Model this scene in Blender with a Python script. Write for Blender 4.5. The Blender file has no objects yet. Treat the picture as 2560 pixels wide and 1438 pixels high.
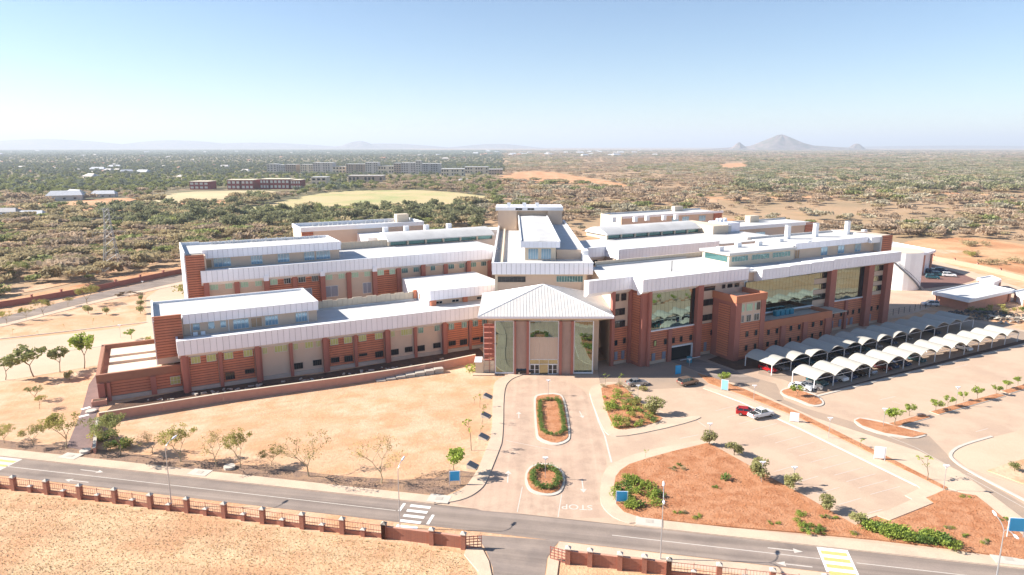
import bpy, math, random
from mathutils import Vector, Matrix
R = math.radians
random.seed(11)
SC = bpy.context.scene
COL = SC.collection

# ---------------------------------------------------------------- camera
FP, HC = 1707.0, 50.0                       # focal length in photo pixels, drone height
PITCH = math.atan(353.0 / FP)
cam_d = bpy.data.cameras.new('camera'); cam_d.lens = 36.0 * FP / 2560.0; cam_d.sensor_width = 36.0
cam_d.clip_start = 1.0; cam_d.clip_end = 120000.0
cam = bpy.data.objects.new('camera', cam_d); COL.objects.link(cam)
cam.location = (0, 0, HC); cam.rotation_euler = (math.pi / 2 - PITCH, 0, 0)
SC.camera = cam
SC.render.resolution_x, SC.render.resolution_y = 1024, 575

# ---------------------------------------------------------------- light
SUN_EL = 31.5
SUN_DIR = Vector((-0.998, 0.06, 0)).normalized()          # horizontal direction towards the sun
world = bpy.data.worlds.new('World'); SC.world = world; world.use_nodes = True
wn = world.node_tree.nodes; wl = world.node_tree.links; wn.clear()
sky = wn.new('ShaderNodeTexSky'); sky.sky_type = 'NISHITA'; sky.sun_disc = False
sky.sun_elevation = R(SUN_EL); sky.sun_rotation = math.atan2(SUN_DIR.x, SUN_DIR.y)
sky.altitude = 900; sky.air_density = 1.0; sky.dust_density = 0.35; sky.ozone_density = 3.2
bg = wn.new('ShaderNodeBackground'); bg.inputs['Strength'].default_value = 0.061
wo = wn.new('ShaderNodeOutputWorld')
wl.new(sky.outputs[0], bg.inputs[0]); wl.new(bg.outputs[0], wo.inputs[0])
sl = bpy.data.lights.new('sun', 'SUN'); sl.energy = 4.6; sl.angle = R(0.5); sl.color = (1.0, 0.93, 0.83)
sun = bpy.data.objects.new('sun', sl); COL.objects.link(sun)
sdir = Vector((SUN_DIR.x * math.cos(R(SUN_EL)), SUN_DIR.y * math.cos(R(SUN_EL)), math.sin(R(SUN_EL))))
sun.rotation_euler = sdir.to_track_quat('Z', 'Y').to_euler(); sun.location = (-100, 50, 200)
SC.view_settings.view_transform = 'Standard'; SC.view_settings.look = 'None'
SC.view_settings.exposure = 1.42; SC.view_settings.gamma = 1.0
SC.render.engine = 'CYCLES'
SC.cycles.max_bounces = 6; SC.cycles.volume_bounces = 0; SC.cycles.transparent_max_bounces = 4
SC.cycles.volume_step_rate = 10

# ---------------------------------------------------------------- surveying: photo pixel -> point of the place
CP, SP = math.cos(PITCH), math.sin(PITCH)
def ray(x, y):
    yc = 719.0 - y
    return Vector((x - 1280.0, FP * CP + yc * SP, yc * CP - FP * SP))
def g(x, y, z=0.0):
    r = ray(x, y); t = (z - HC) / r.z
    return (r.x * t, r.y * t)
def G(pts, z=0.0): return [g(x, y, z) for x, y in pts]
def height_at(p, y):                            # height above ground point p that shows at row y
    lo, hi = -5.0, 80.0
    for _ in range(40):
        m = (lo + hi) / 2; Z = m - HC
        d = p[1] * CP - Z * SP; u = p[1] * SP + Z * CP
        if 719 - FP * u / d > y: lo = m
        else: hi = m
    return lo
WA = R(28.0)                                    # the wings run at 28 degrees, the spine along Y
UX, UY, VX, VY = math.cos(WA), math.sin(WA), -math.sin(WA), math.cos(WA)
def uv2xy(u, v): return (u * UX + v * VX, u * UY + v * VY)
def xy2uv(x, y): return (x * UX + y * UY, x * VX + y * VY)

# ---------------------------------------------------------------- materials
MAT = {}
def mat(name, col, rough=0.8, metal=0.0, var=0.10, scale=0.6, bump=0.0, bscale=30.0, rnd=0.0, spec=0.5, fine=0.0, emit=None):
    if name in MAT: return MAT[name]
    m = bpy.data.materials.new(name); m.use_nodes = True; MAT[name] = m
    nt = m.node_tree; N = nt.nodes; L = nt.links; b = N['Principled BSDF']
    b.inputs['Roughness'].default_value = rough; b.inputs['Metallic'].default_value = metal
    b.inputs['Specular IOR Level'].default_value = spec
    tc = N.new('ShaderNodeTexCoord'); n = N.new('ShaderNodeTexNoise')
    n.inputs['Scale'].default_value = scale; n.inputs['Detail'].default_value = 6; n.inputs['Roughness'].default_value = 0.65
    L.new(tc.outputs['Object'], n.inputs['Vector'])
    r = N.new('ShaderNodeMapRange'); r.inputs[1].default_value = 0.3; r.inputs[2].default_value = 0.7
    r.inputs[3].default_value = 1 - var; r.inputs[4].default_value = 1 + var
    L.new(n.outputs[0], r.inputs[0])
    fac = r.outputs[0]
    if fine:
        n2 = N.new('ShaderNodeTexNoise'); n2.inputs['Scale'].default_value = bscale; n2.inputs['Detail'].default_value = 3
        L.new(tc.outputs['Object'], n2.inputs['Vector'])
        r2 = N.new('ShaderNodeMapRange'); r2.inputs[1].default_value = 0.3; r2.inputs[2].default_value = 0.7
        r2.inputs[3].default_value = 1 - fine; r2.inputs[4].default_value = 1 + fine
        L.new(n2.outputs[0], r2.inputs[0])
        mm = N.new('ShaderNodeMath'); mm.operation = 'MULTIPLY'; L.new(fac, mm.inputs[0]); L.new(r2.outputs[0], mm.inputs[1]); fac = mm.outputs[0]
    if rnd:
        oi = N.new('ShaderNodeObjectInfo'); r3 = N.new('ShaderNodeMapRange')
        r3.inputs[3].default_value = 1 - rnd; r3.inputs[4].default_value = 1 + rnd
        L.new(oi.outputs['Random'], r3.inputs[0])
        mm = N.new('ShaderNodeMath'); mm.operation = 'MULTIPLY'; L.new(fac, mm.inputs[0]); L.new(r3.outputs[0], mm.inputs[1]); fac = mm.outputs[0]
    vm = N.new('ShaderNodeVectorMath'); vm.operation = 'SCALE'; vm.inputs[0].default_value = col[:3]
    L.new(fac, vm.inputs['Scale']); L.new(vm.outputs[0], b.inputs['Base Color'])
    if bump:
        nb = N.new('ShaderNodeTexNoise'); nb.inputs['Scale'].default_value = bscale; nb.inputs['Detail'].default_value = 4
        L.new(tc.outputs['Object'], nb.inputs['Vector'])
        bp = N.new('ShaderNodeBump'); bp.inputs['Strength'].default_value = bump; bp.inputs['Distance'].default_value = 0.05
        L.new(nb.outputs[0], bp.inputs['Height']); L.new(bp.outputs[0], b.inputs['Normal'])
    if emit: b.inputs['Emission Color'].default_value = (*emit, 1); b.inputs['Emission Strength'].default_value = 1
    return m

def ground_mat(name, cols, scales, bump=0.3, bscale=2.0, rough=0.95, amp=(.86, 1.22), spec=.2, thresh=(0.42, 0.6), streak=None):
    """two or three earth colours mixed by noise of two sizes, with fine grain and relief"""
    m = bpy.data.materials.new(name); m.use_nodes = True; MAT[name] = m
    nt = m.node_tree; N = nt.nodes; L = nt.links; b = N['Principled BSDF']
    b.inputs['Roughness'].default_value = rough; b.inputs['Specular IOR Level'].default_value = spec
    ge = N.new('ShaderNodeNewGeometry')
    def noise(s, d=5, ro=0.6):
        n = N.new('ShaderNodeTexNoise'); n.inputs['Scale'].default_value = s; n.inputs['Detail'].default_value = d
        n.inputs['Roughness'].default_value = ro; L.new(ge.outputs['Position'], n.inputs['Vector']); return n
    prev = None
    for i, c in enumerate(cols):
        if prev is None:
            rgb = N.new('ShaderNodeRGB'); rgb.outputs[0].default_value = (*c, 1); prev = rgb.outputs[0]; continue
        n = noise(scales[i - 1], 8, 0.65)
        r = N.new('ShaderNodeMapRange'); r.inputs[1].default_value = thresh[0]; r.inputs[2].default_value = thresh[1]; L.new(n.outputs[0], r.inputs[0])
        mx = N.new('ShaderNodeMix'); mx.data_type = 'RGBA'; L.new(r.outputs[0], mx.inputs[0]); L.new(prev, mx.inputs[6]); mx.inputs[7].default_value = (*c, 1)
        prev = mx.outputs[2]
    if streak:                                  # wheel-worn bands along a road
        mp = N.new('ShaderNodeMapping'); mp.inputs['Rotation'].default_value = (0, 0, -streak); L.new(ge.outputs['Position'], mp.inputs['Vector'])
        sc_ = N.new('ShaderNodeVectorMath'); sc_.operation = 'MULTIPLY'; sc_.inputs[1].default_value = (.012, .75, 1); L.new(mp.outputs[0], sc_.inputs[0])
        n3 = N.new('ShaderNodeTexNoise'); n3.inputs['Scale'].default_value = 1.0; n3.inputs['Detail'].default_value = 5; L.new(sc_.outputs[0], n3.inputs['Vector'])
        r3 = N.new('ShaderNodeMapRange'); r3.inputs[1].default_value = .35; r3.inputs[2].default_value = .65; r3.inputs[3].default_value = amp[0]; r3.inputs[4].default_value = amp[1]; L.new(n3.outputs[0], r3.inputs[0])
        v3 = N.new('ShaderNodeVectorMath'); v3.operation = 'SCALE'; L.new(prev, v3.inputs[0]); L.new(r3.outputs[0], v3.inputs['Scale']); prev = v3.outputs[0]
    n = noise(bscale, 4, 0.7)
    r = N.new('ShaderNodeMapRange'); r.inputs[1].default_value = 0.25; r.inputs[2].default_value = 0.75; r.inputs[3].default_value = 0.86; r.inputs[4].default_value = 1.12
    L.new(n.outputs[0], r.inputs[0]); fac = r.outputs[0]
    vm = N.new('ShaderNodeVectorMath'); vm.operation = 'SCALE'; L.new(prev, vm.inputs[0]); L.new(fac, vm.inputs['Scale'])
    L.new(vm.outputs[0], b.inputs['Base Color'])
    bp = N.new('ShaderNodeBump'); bp.inputs['Strength'].default_value = bump; bp.inputs['Distance'].default_value = 0.25
    L.new(n.outputs[0], bp.inputs['Height']); L.new(bp.outputs[0], b.inputs['Normal'])
    return m

WHITE   = mat('white_metal', (0.80, 0.80, 0.82), 0.45, var=0.03, scale=0.3)
PANEL   = mat('panel_metal', (0.86, 0.865, 0.93), 0.4, 0.05, var=0.03, scale=0.8, rnd=0.035)
SEAM    = mat('panel_seam', (0.22, 0.225, 0.27), 0.7)
ROOF    = mat('roof_membrane', (0.54, 0.53, 0.52), 0.7, var=0.14, scale=0.16, fine=0.02, bscale=2)
BEIGE   = mat('beige_plaster', (0.60, 0.46, 0.355), 0.85, var=0.05, scale=0.25)
BEIGE2  = mat('pale_plaster', (0.62, 0.52, 0.40), 0.85, var=0.06, scale=0.25)
RED     = mat('brick_red_board', (0.55, 0.19, 0.10), 0.75, var=0.08, scale=0.7, rnd=0.07)
REDDK   = mat('brick_red_column', (0.37, 0.135, 0.10), 0.75, var=0.07, scale=0.5)
RUST    = mat('rust_band', (0.45, 0.17, 0.09), 0.8, var=0.06, scale=0.4)
DARKRED = mat('board_gap', (0.07, 0.022, 0.017), 0.9)
GLASS   = mat('mirror_glass', (0.22, 0.285, 0.26), 0.03, 1.0, var=0.02)
BLACKGL = mat('black_glass', (0.018, 0.022, 0.026), 0.06, 0.0, var=0.1)
TEALGL  = mat('teal_glass', (0.07, 0.17, 0.17), 0.08, 0.35, var=0.2, scale=2)
GREENGL = mat('blind_glass', (0.42, 0.46, 0.17), 0.35, 0.1, var=0.15, scale=2)
MINTGL  = mat('mint_blind_glass', (0.33, 0.50, 0.36), 0.3, 0.1, var=0.15, scale=2)
BLUEGL  = mat('pale_blue_glass', (0.26, 0.40, 0.50), 0.12, 0.3, var=0.1)
GREYGL  = mat('grey_shutter', (0.22, 0.24, 0.31), 0.4, 0.1, var=0.05)
FRAME   = mat('window_frame', (0.62, 0.60, 0.57), 0.5)
DKFRAME = mat('dark_frame', (0.05, 0.045, 0.045), 0.5)
STEEL   = mat('galvanised_steel', (0.50, 0.51, 0.53), 0.4, 0.6, var=0.06, scale=2)
CONC    = mat('concrete', (0.46, 0.41, 0.35), 0.9, var=0.10, scale=0.5, fine=0.05, bscale=12)
KERB    = mat('kerb_concrete', (0.53, 0.475, 0.41), 0.9, var=0.08, scale=0.8)
PAINT   = mat('road_paint', (0.80, 0.79, 0.75), 0.7, var=0.12, scale=3)
PAINTWORN = mat('worn_road_paint', (0.58, 0.52, 0.46), 0.8, var=0.16, scale=3)
YELLOWP = mat('yellow_road_paint', (0.66, 0.45, 0.16), 0.7, var=0.12, scale=3)
BLUES   = mat('blue_sign', (0.02, 0.38, 0.72), 0.4, var=0.03)
BRICK   = mat('face_brick', (0.36, 0.15, 0.10), 0.85, var=0.14, scale=0.8, fine=0.12, bscale=9)
BRICKW  = mat('salmon_brick', (0.56, 0.28, 0.20), 0.85, var=0.08, scale=0.6, fine=0.05, bscale=9)
TARP    = mat('cream_canopy', (0.42, 0.40, 0.355), 0.8, var=0.09, scale=0.7, rnd=0.05)
TYRE    = mat('tyre', (0.02, 0.02, 0.02), 0.9)
CARGL   = mat('car_glass', (0.015, 0.02, 0.025), 0.05, spec=0.8)
BARK    = mat('bark', (0.20, 0.15, 0.10), 0.95, var=0.2, scale=5)
BARKL   = mat('pale_bark', (0.36, 0.29, 0.18), 0.95, var=0.2, scale=5)

# ---------------------------------------------------------------- object helpers
def tag(o, label=None, cat=None, group=None, kind=None):
    if label: o['label'] = label
    if cat: o['category'] = cat
    if group: o['group'] = group
    if kind: o['kind'] = kind
    return o
def empty(name, x, y, z=0.0, rot=0.0, label=None, cat=None, group=None):
    o = bpy.data.objects.new(name, None); COL.objects.link(o)
    o.location = (x, y, z); o.rotation_euler = (0, 0, rot); o.empty_display_size = 0.5
    return tag(o, label, cat, group)
def link(name, mesh, parent=None, loc=(0, 0, 0), rot=(0, 0, 0)):
    o = bpy.data.objects.new(name, mesh); COL.objects.link(o); o.location = loc; o.rotation_euler = rot
    if parent is not None: o.parent = parent
    return o
def copy_tree(o, parent=None):
    c = o.copy(); COL.objects.link(c)
    if parent is not None: c.parent = parent; c.matrix_parent_inverse.identity()
    for ch in list(o.children): copy_tree(ch, c)
    return c
class MB:
    """collects boxes, tubes and polygons for ONE mesh"""
    def __init__(s): s.v = []; s.f = []; s.m = []
    def poly(s, pts, mi=0):
        k = len(s.v); s.v += [tuple(p) for p in pts]; s.f.append(tuple(range(k, k + len(pts)))); s.m.append(mi)
    def add(s, vs, fs, mi=0):
        k = len(s.v); s.v += [tuple(p) for p in vs]
        for f in fs: s.f.append(tuple(i + k for i in f)); s.m.append(mi)
    def box(s, x0, x1, y0, y1, z0, z1, mi=0, rot=None):
        vs = [(x0, y0, z0), (x1, y0, z0), (x1, y1, z0), (x0, y1, z0), (x0, y0, z1), (x1, y0, z1), (x1, y1, z1), (x0, y1, z1)]
        if rot:
            (cx, cy, a) = rot; c, sn = math.cos(a), math.sin(a)
            vs = [(cx + (x - cx) * c - (y - cy) * sn, cy + (x - cx) * sn + (y - cy) * c, z) for x, y, z in vs]
        s.add(vs, [(0, 3, 2, 1), (4, 5, 6, 7), (0, 1, 5, 4), (1, 2, 6, 5), (2, 3, 7, 6), (3, 0, 4, 7)], mi)
    def prism(s, pts, z0, z1, mi=0, side=None):
        area = sum(pts[i][0] * pts[(i + 1) % len(pts)][1] - pts[(i + 1) % len(pts)][0] * pts[i][1] for i in range(len(pts)))
        if area < 0: pts = pts[::-1]
        n = len(pts); k = len(s.v)
        s.v += [(p[0], p[1], z0) for p in pts] + [(p[0], p[1], z1) for p in pts]
        s.f.append(tuple(range(k + n, k + 2 * n))); s.m.append(mi)
        for i in range(n):
            j = (i + 1) % n; s.f.append((k + i, k + j, k + n + j, k + n + i)); s.m.append(mi if side is None else side)
    def tube(s, pts, rads, n=6, mi=0, cap=True):
        k = len(s.v); P = [Vector(p) for p in pts]; last = None
        for i, p in enumerate(P):
            d = (P[min(i + 1, len(P) - 1)] - P[max(i - 1, 0)]).normalized()
            a = Vector((0, 0, 1)) if abs(d.z) < 0.9 else Vector((1, 0, 0))
            x = d.cross(a).normalized(); y = d.cross(x)
            r = rads[i] if hasattr(rads, '__len__') else rads
            for q in range(n):
                an = 2 * math.pi * q / n; w = p + x * (r * math.cos(an)) + y * (r * math.sin(an)); s.v.append(tuple(w))
            if i:
                for q in range(n):
                    a0 = k + (i - 1) * n + q; a1 = k + (i - 1) * n + (q + 1) % n
                    s.f.append((a0, a1, a1 + n, a0 + n)); s.m.append(mi)
        if cap:
            e = k + (len(P) - 1) * n; s.f.append(tuple(range(e, e + n))); s.m.append(mi)
    def mesh(s, name, mats, smooth=False):
        me = bpy.data.meshes.new(name); me.from_pydata(s.v, [], s.f)
        if not isinstance(mats, (list, tuple)): mats = [mats]
        for m in mats: me.materials.append(m)
        if len(mats) > 1: me.polygons.foreach_set('material_index', s.m)
        if smooth: me.polygons.foreach_set('use_smooth', [True] * len(me.polygons))
        me.update(); return me
    def build(s, name, mats, parent=None, loc=(0, 0, 0), rot=(0, 0, 0), smooth=False):
        return link(name, s.mesh(name, mats, smooth), parent, loc, rot)
CACHE = {}
def cbox(name, m, parent, x0, x1, y0, y1, z0, z1, rot=(0, 0, 0)):
    dx, dy, dz = round(x1 - x0, 3), round(y1 - y0, 3), round(z1 - z0, 3)
    key = (dx, dy, dz, m.name)
    if key not in CACHE:
        b = MB(); b.box(0, dx, 0, dy, 0, dz); CACHE[key] = b.mesh(name, m)
    return link(name, CACHE[key], parent, (x0, y0, z0), rot)
def ordinal(n):
    return ['first', 'second', 'third', 'fourth', 'fifth', 'sixth', 'seventh', 'eighth', 'ninth', 'tenth', 'eleventh', 'twelfth',
            'thirteenth', 'fourteenth', 'fifteenth', 'sixteenth', 'seventeenth', 'eighteenth', 'nineteenth', 'twentieth'][n]
def smooth_poly(pts, it=2):
    for _ in range(it):
        o = []
        for i in range(len(pts)):
            a, b = pts[i], pts[(i + 1) % len(pts)]
            o += [(a[0] * .75 + b[0] * .25, a[1] * .75 + b[1] * .25), (a[0] * .25 + b[0] * .75, a[1] * .25 + b[1] * .75)]
        pts = o
    return pts
def smooth_line(pts, it=2):
    for _ in range(it):
        o = [pts[0]]
        for i in range(len(pts) - 1):
            a, b = pts[i], pts[i + 1]
            o += [(a[0] * .75 + b[0] * .25, a[1] * .75 + b[1] * .25), (a[0] * .25 + b[0] * .75, a[1] * .25 + b[1] * .75)]
        o.append(pts[-1]); pts = o
    return pts
def inside(p, poly):
    c = False; n = len(poly); j = n - 1
    for i in range(n):
        if (poly[i][1] > p[1]) != (poly[j][1] > p[1]) and p[0] < (poly[j][0] - poly[i][0]) * (p[1] - poly[i][1]) / (poly[j][1] - poly[i][1]) + poly[i][0]: c = not c
        j = i
    return c
def ribbon(mb, line, w, z0, z1, mi=0, off=0.0):
    """a kerb or painted line following a polyline"""
    n = len(line); L_, R_ = [], []
    for i, p in enumerate(line):
        a = line[max(i - 1, 0)]; b = line[min(i + 1, n - 1)]
        dx, dy = b[0] - a[0], b[1] - a[1]; l = math.hypot(dx, dy) or 1; nx, ny = -dy / l, dx / l
        L_.append((p[0] + nx * (off + w / 2), p[1] + ny * (off + w / 2))); R_.append((p[0] + nx * (off - w / 2), p[1] + ny * (off - w / 2)))
    for i in range(n - 1):
        a, b, c, d = R_[i], R_[i + 1], L_[i + 1], L_[i]
        if z1 - z0 < 0.003: mb.poly([(a[0], a[1], z1), (b[0], b[1], z1), (c[0], c[1], z1), (d[0], d[1], z1)], mi)
        else:
            vs = [(*a, z0), (*b, z0), (*c, z0), (*d, z0), (*a, z1), (*b, z1), (*c, z1), (*d, z1)]
            fs = [(4, 5, 6, 7), (0, 1, 5, 4), (2, 3, 7, 6)]
            if i == 0: fs.append((3, 0, 4, 7))
            if i == n - 2: fs.append((1, 2, 6, 5))
            mb.add(vs, fs, mi)
def slab(name, pts, z0, z1, m, kind='structure', side=None, parent=None):
    mb = MB(); mb.prism(pts, z0, z1, 0, 1 if side else None)
    o = mb.build(name, [m, side] if side else m, parent)
    if parent is None: tag(o, kind=kind)
    return o
# ================================================================ GROUND, ROADS, PAVING
SAND   = ground_mat('pale_sand', [(0.57, 0.362, 0.225), (0.62, 0.43, 0.29), (0.54, 0.305, 0.17)], [0.045, 0.16], 0.55, 1.6, streak=R(24), amp=(.95, 1.06))
FIELD  = ground_mat('dry_grass_sand', [(0.55, 0.35, 0.205), (0.61, 0.44, 0.265), (0.52, 0.295, 0.165)], [0.25, 0.10], 0.7, 2.2, streak=R(-4), amp=(.90, 1.10))
PLAIN  = ground_mat('savannah_earth', [(0.36, 0.25, 0.155), (0.30, 0.22, 0.125), (0.46, 0.30, 0.18)], [0.006, 0.014], 0.5, 0.35, thresh=(0.38, 0.66))
SOIL   = ground_mat('red_soil', [(0.46, 0.20, 0.095), (0.39, 0.16, 0.075), (0.53, 0.26, 0.14)], [0.3, 0.5], 0.9, 3.5)
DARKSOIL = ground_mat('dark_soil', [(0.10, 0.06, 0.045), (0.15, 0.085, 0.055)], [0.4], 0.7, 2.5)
MULCH  = ground_mat('brown_verge', [(0.30, 0.19, 0.13), (0.38, 0.24, 0.15), (0.24, 0.16, 0.12)], [0.2, 0.5], 0.6, 3.0)
PAVE   = ground_mat('pinkish_paving', [(0.50, 0.365, 0.265), (0.46, 0.33, 0.245), (0.54, 0.40, 0.295)], [0.05, 0.12], 0.15, 6.0, 0.85)
PAVE2  = ground_mat('grey_paving', [(0.40, 0.295, 0.22), (0.33, 0.255, 0.20)], [0.07], 0.15, 6.0, 0.85)
PAVE3  = ground_mat('worn_paving', [(0.475, 0.335, 0.25), (0.42, 0.30, 0.225), (0.52, 0.375, 0.28)], [0.09, 0.25], 0.15, 6.0, 0.85, streak=R(88), amp=(.93, 1.07))
PAVEP  = ground_mat('pale_paving', [(0.58, 0.44, 0.32), (0.53, 0.39, 0.28)], [0.06], 0.12, 6.0, 0.85)
WALK   = ground_mat('footpath_concrete', [(0.60, 0.46, 0.34), (0.54, 0.40, 0.30)], [0.2], 0.12, 6.0, 0.85)
PATHP  = ground_mat('purple_paving', [(0.24, 0.165, 0.15), (0.20, 0.14, 0.13)], [0.3], 0.3, 5.0)
ASPH   = ground_mat('asphalt', [(0.25, 0.203, 0.175), (0.215, 0.176, 0.155), (0.285, 0.23, 0.195)], [0.05, 0.16], 0.15, 8.0, 1.0, streak=R(-10.4), spec=.05)
PITCHG = ground_mat('pale_green_pitch', [(0.47, 0.40, 0.20), (0.33, 0.345, 0.15), (0.52, 0.40, 0.22)], [0.012, 0.02], 0.2, 0.3)
ORANGE = ground_mat('orange_earth', [(0.50, 0.26, 0.13), (0.42, 0.19, 0.09), (0.58, 0.36, 0.20)], [0.02, 0.05], 0.5, 0.8)

mb = MB(); W_ = 70000
mb.poly([(-W_, -400, -0.15), (W_, -400, -0.15), (W_, W_, -0.15), (-W_, W_, -0.15)]); tag(mb.build('ground', PLAIN), kind='structure')

# the levelled site: one sandy sheet over the plain
site = G([(-700, 1000), (-260, 812), (0, 776), (223, 726), (463, 672)]) + [(-95, 262), (-40, 300), (40, 318), (95, 340), (150, 352), (225, 330)] + G([(2330, 640), (2450, 662), (2700, 715)]) + [(190, 150), (170, -60), (-170, -60)]
slab('sand_ground', site, -1.0, 0.0, SAND)
def sheet(name, pts, z, m): 
    mb = MB(); mb.prism(pts, z - 0.3, z); return tag(mb.build(name, m), kind='structure')

# --- the main street
st_n = G([(-900, 1066), (58, 1148), (253, 1171), (640, 1212), (996, 1253), (1160, 1275), (1395, 1294), (1582, 1312), (1760, 1338), (2120, 1379), (2560, 1424), (3300, 1502)])
st_s = G([(-900, 1090), (0, 1192), (305, 1225), (640, 1265), (981, 1320), (1163, 1335)])
# straighten: fit both sides to one direction
d0 = Vector(st_n[1]); d1 = Vector(st_n[-2]); SD = (d1 - d0).normalized(); SN = Vector((-SD.y, SD.x))
def S(s, n): p = d0 + SD * s + SN * n; return (p.x, p.y)
def s_of(px, py, z=0): p = Vector(g(px, py, z)) - d0; return (p.dot(SD), p.dot(SN))
SW = -s_of(305, 1225)[1]                        # street width
slab('main_street', [S(-60, 0), S(260, 0), S(260, -SW), S(-60, -SW)], -0.3, 0.03, ASPH)
a = s_of(1215, 1345)[0]; b = s_of(1375, 1362)[0]
south = G([(1190, 1338), (1213, 1372), (1232, 1420), (1236, 1470), (1236, 1700)]) + G([(1362, 1700), (1362, 1440), (1368, 1395), (1385, 1368), (1400, 1352)])
slab('south_road', south, -0.3, 0.026, ASPH)
# sandy verge south of the street
slab('street_verge', [S(-60, -SW - 0.15), S(a - 1, -SW - 0.15), S(a - 1, -SW - 2.4), S(-60, -SW - 2.4)], -0.3, 0.03, SAND)
slab('street_verge', [S(b + 1, -SW - 0.15), S(260, -SW - 0.15), S(260, -SW - 2.4), S(b + 1, -SW - 2.4)], -0.3, 0.03, WALK)
for i, pts in enumerate([[(1166, 1372), (1206, 1374), (1222, 1405), (1230, 1445), (1232, 1500), (1200, 1500), (1196, 1430), (1160, 1388)],
                         [(1372, 1397), (1398, 1400), (1393, 1438), (1388, 1500), (1366, 1500), (1365, 1438)]]):
    slab('footpath', G(pts), 0.0, 0.13, WALK, side=KERB)
FN = [(-600, 1245), (0, 1228), (119, 1240), (289, 1262), (469, 1285), (658, 1314), (857, 1340), (1080, 1370), (1155, 1384), (1190, 1430), (1195, 1500), (1195, 2600), (-2500, 2600), (-2500, 1245)]
slab('dry_grass_field', G(FN[:-3]) + [g(1195, 1500), (-3, 10), (-150, -40), (-150, 60)], -0.3, 0.022, FIELD)
slab('dry_grass_field', G([(1400, 1412), (1560, 1430), (1700, 1452), (1796, 1462), (2100, 1500), (2600, 1560)]) + [(70, 0), (4, 0)] + G([(1395, 1500)]), -0.3, 0.022, FIELD)

# --- north footpath with kerb
nw = [S(-60, 0.1), S(s_of(1085, 1262)[0], 0.1)]
slab('footpath', nw + [S(s_of(1085, 1241)[0], s_of(1085, 1241)[1]), S(-60, s_of(400, 1163)[1])], 0.0, 0.12, WALK, side=KERB)
e0 = s_of(1585, 1313)[0]; nwid = s_of(1760, 1314)[1]
slab('footpath', [S(e0, 0.1), S(260, 0.1), S(260, nwid), S(e0 + 1, nwid)], 0.0, 0.12, WALK, side=KERB)
mulch = G([(-300, 1085), (0, 1100), (90, 1112), (166, 1112), (230, 1122), (330, 1134), (470, 1150), (640, 1165), (850, 1190), (1000, 1200), (1085, 1196), (1130, 1175), (1190, 1182), (1170, 1212), (1118, 1236)]) + [S(s_of(1085, 1241)[0], nwid + 0.3), S(-60, nwid + 0.3)]
slab('brown_verge', mulch, -0.3, 0.03, MULCH)

# --- forecourt and car-park paving: one sheet, beds and islands stand on it
left_k = [(1085, 1262), (1160, 1252), (1206, 1224), (1221, 1194), (1246, 1132), (1258, 1099), (1259, 973), (1276, 949), (1307, 938)]
court = G(left_k + [(1310, 925), (1500, 905), (1560, 880), (1640, 862), (1760, 840), (1930, 828), (2200, 800), (2420, 792), (2700, 800), (2760, 1010), (2900, 1250), (2700, 1440)]) + [S(s_of(2560, 1424)[0], 0.0), S(s_of(1085, 1262)[0], 0.0)]
slab('paved_forecourt', court, -0.3, 0.034, PAVE)
lp = smooth_line(G(left_k), 2)
outer = smooth_line(G([(1118, 1241), (1160, 1224), (1192, 1181), (1203, 1154), (1221, 1111), (1230, 1083), (1232, 970), (1240, 952), (1273, 936)]), 1)
slab('footpath', lp + outer[::-1], 0.0, 0.15, WALK, side=KERB)
# darker lanes
drive = G([(1660, 862), (1700, 855), (1790, 858), (1850, 935), (1940, 960), (1960, 1000), (2010, 1020), (2135, 1056), (2160, 1072), (2250, 1098), (2322, 1090), (2372, 1140), (2420, 1178), (2560, 1262), (2900, 1470), (2700, 1440), (2560, 1316), (2470, 1236), (2400, 1185), (2300, 1135), (2037, 1051), (1900, 1000), (1800, 955), (1700, 895)])
slab('inner_drive', drive, -0.3, 0.040, PAVE2)
lane = G([(1476, 985), (1500, 1075), (1512, 1130), (1518, 1169), (1500, 1217), (1500, 1262), (1540, 1306), (1100, 1268), (1206, 1224), (1246, 1132), (1259, 1090), (1262, 980), (1300, 945), (1400, 940)])
slab('driveway_lanes', smooth_poly(lane, 1), -0.3, 0.038, PAVE3)
north_drive = G([(1490, 905), (1640, 872), (1700, 905), (1780, 955), (1755, 968), (1600, 975), (1500, 960)])
slab('north_drive', north_drive, -0.3, 0.040, PAVE2)
slab('carport_floor', G([(1895, 935), (1905, 905), (2340, 785), (2560, 830), (2560, 858), (2045, 985), (1990, 962), (1960, 950)]), -0.3, 0.046, PAVE2)
rightpath = G([(1780, 948), (1850, 962), (1960, 1012), (2037, 1046), (2300, 1131), (2400, 1181), (2470, 1232), (2560, 1300), (2700, 1420), (2660, 1420), (2560, 1352), (2524, 1320), (2466, 1262), (2444, 1244), (2369, 1222), (2200, 1135), (2000, 1035), (1860, 975)])
slab('footpath', rightpath, 0.0, 0.14, WALK, side=KERB)
lotpath = G([(1762, 966), (1850, 992), (2000, 1052), (2200, 1150), (2369, 1224), (2358, 1229), (2315, 1246), (2333, 1259), (2225, 1302), (2192, 1291), (2171, 1298), (2160, 1292), (2220, 1277), (2280, 1250), (2262, 1240), (2300, 1222), (2290, 1214), (2000, 1072), (1850, 1005), (1758, 972)])
slab('footpath', lotpath, 0.0, 0.12, WALK, side=KERB)
slab('soil_strip', G([(1745, 935), (1790, 948), (1860, 974), (2000, 1034), (2200, 1134), (2369, 1221), (2362, 1226), (2200, 1145), (2000, 1046), (1850, 986), (1770, 958)]), 0.0, 0.16, SOIL)
slab('planting_bed', G([(1770, 900), (1860, 870), (1935, 902), (1960, 915), (1840, 926)]), 0.0, 0.12, DARKSOIL)
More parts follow.
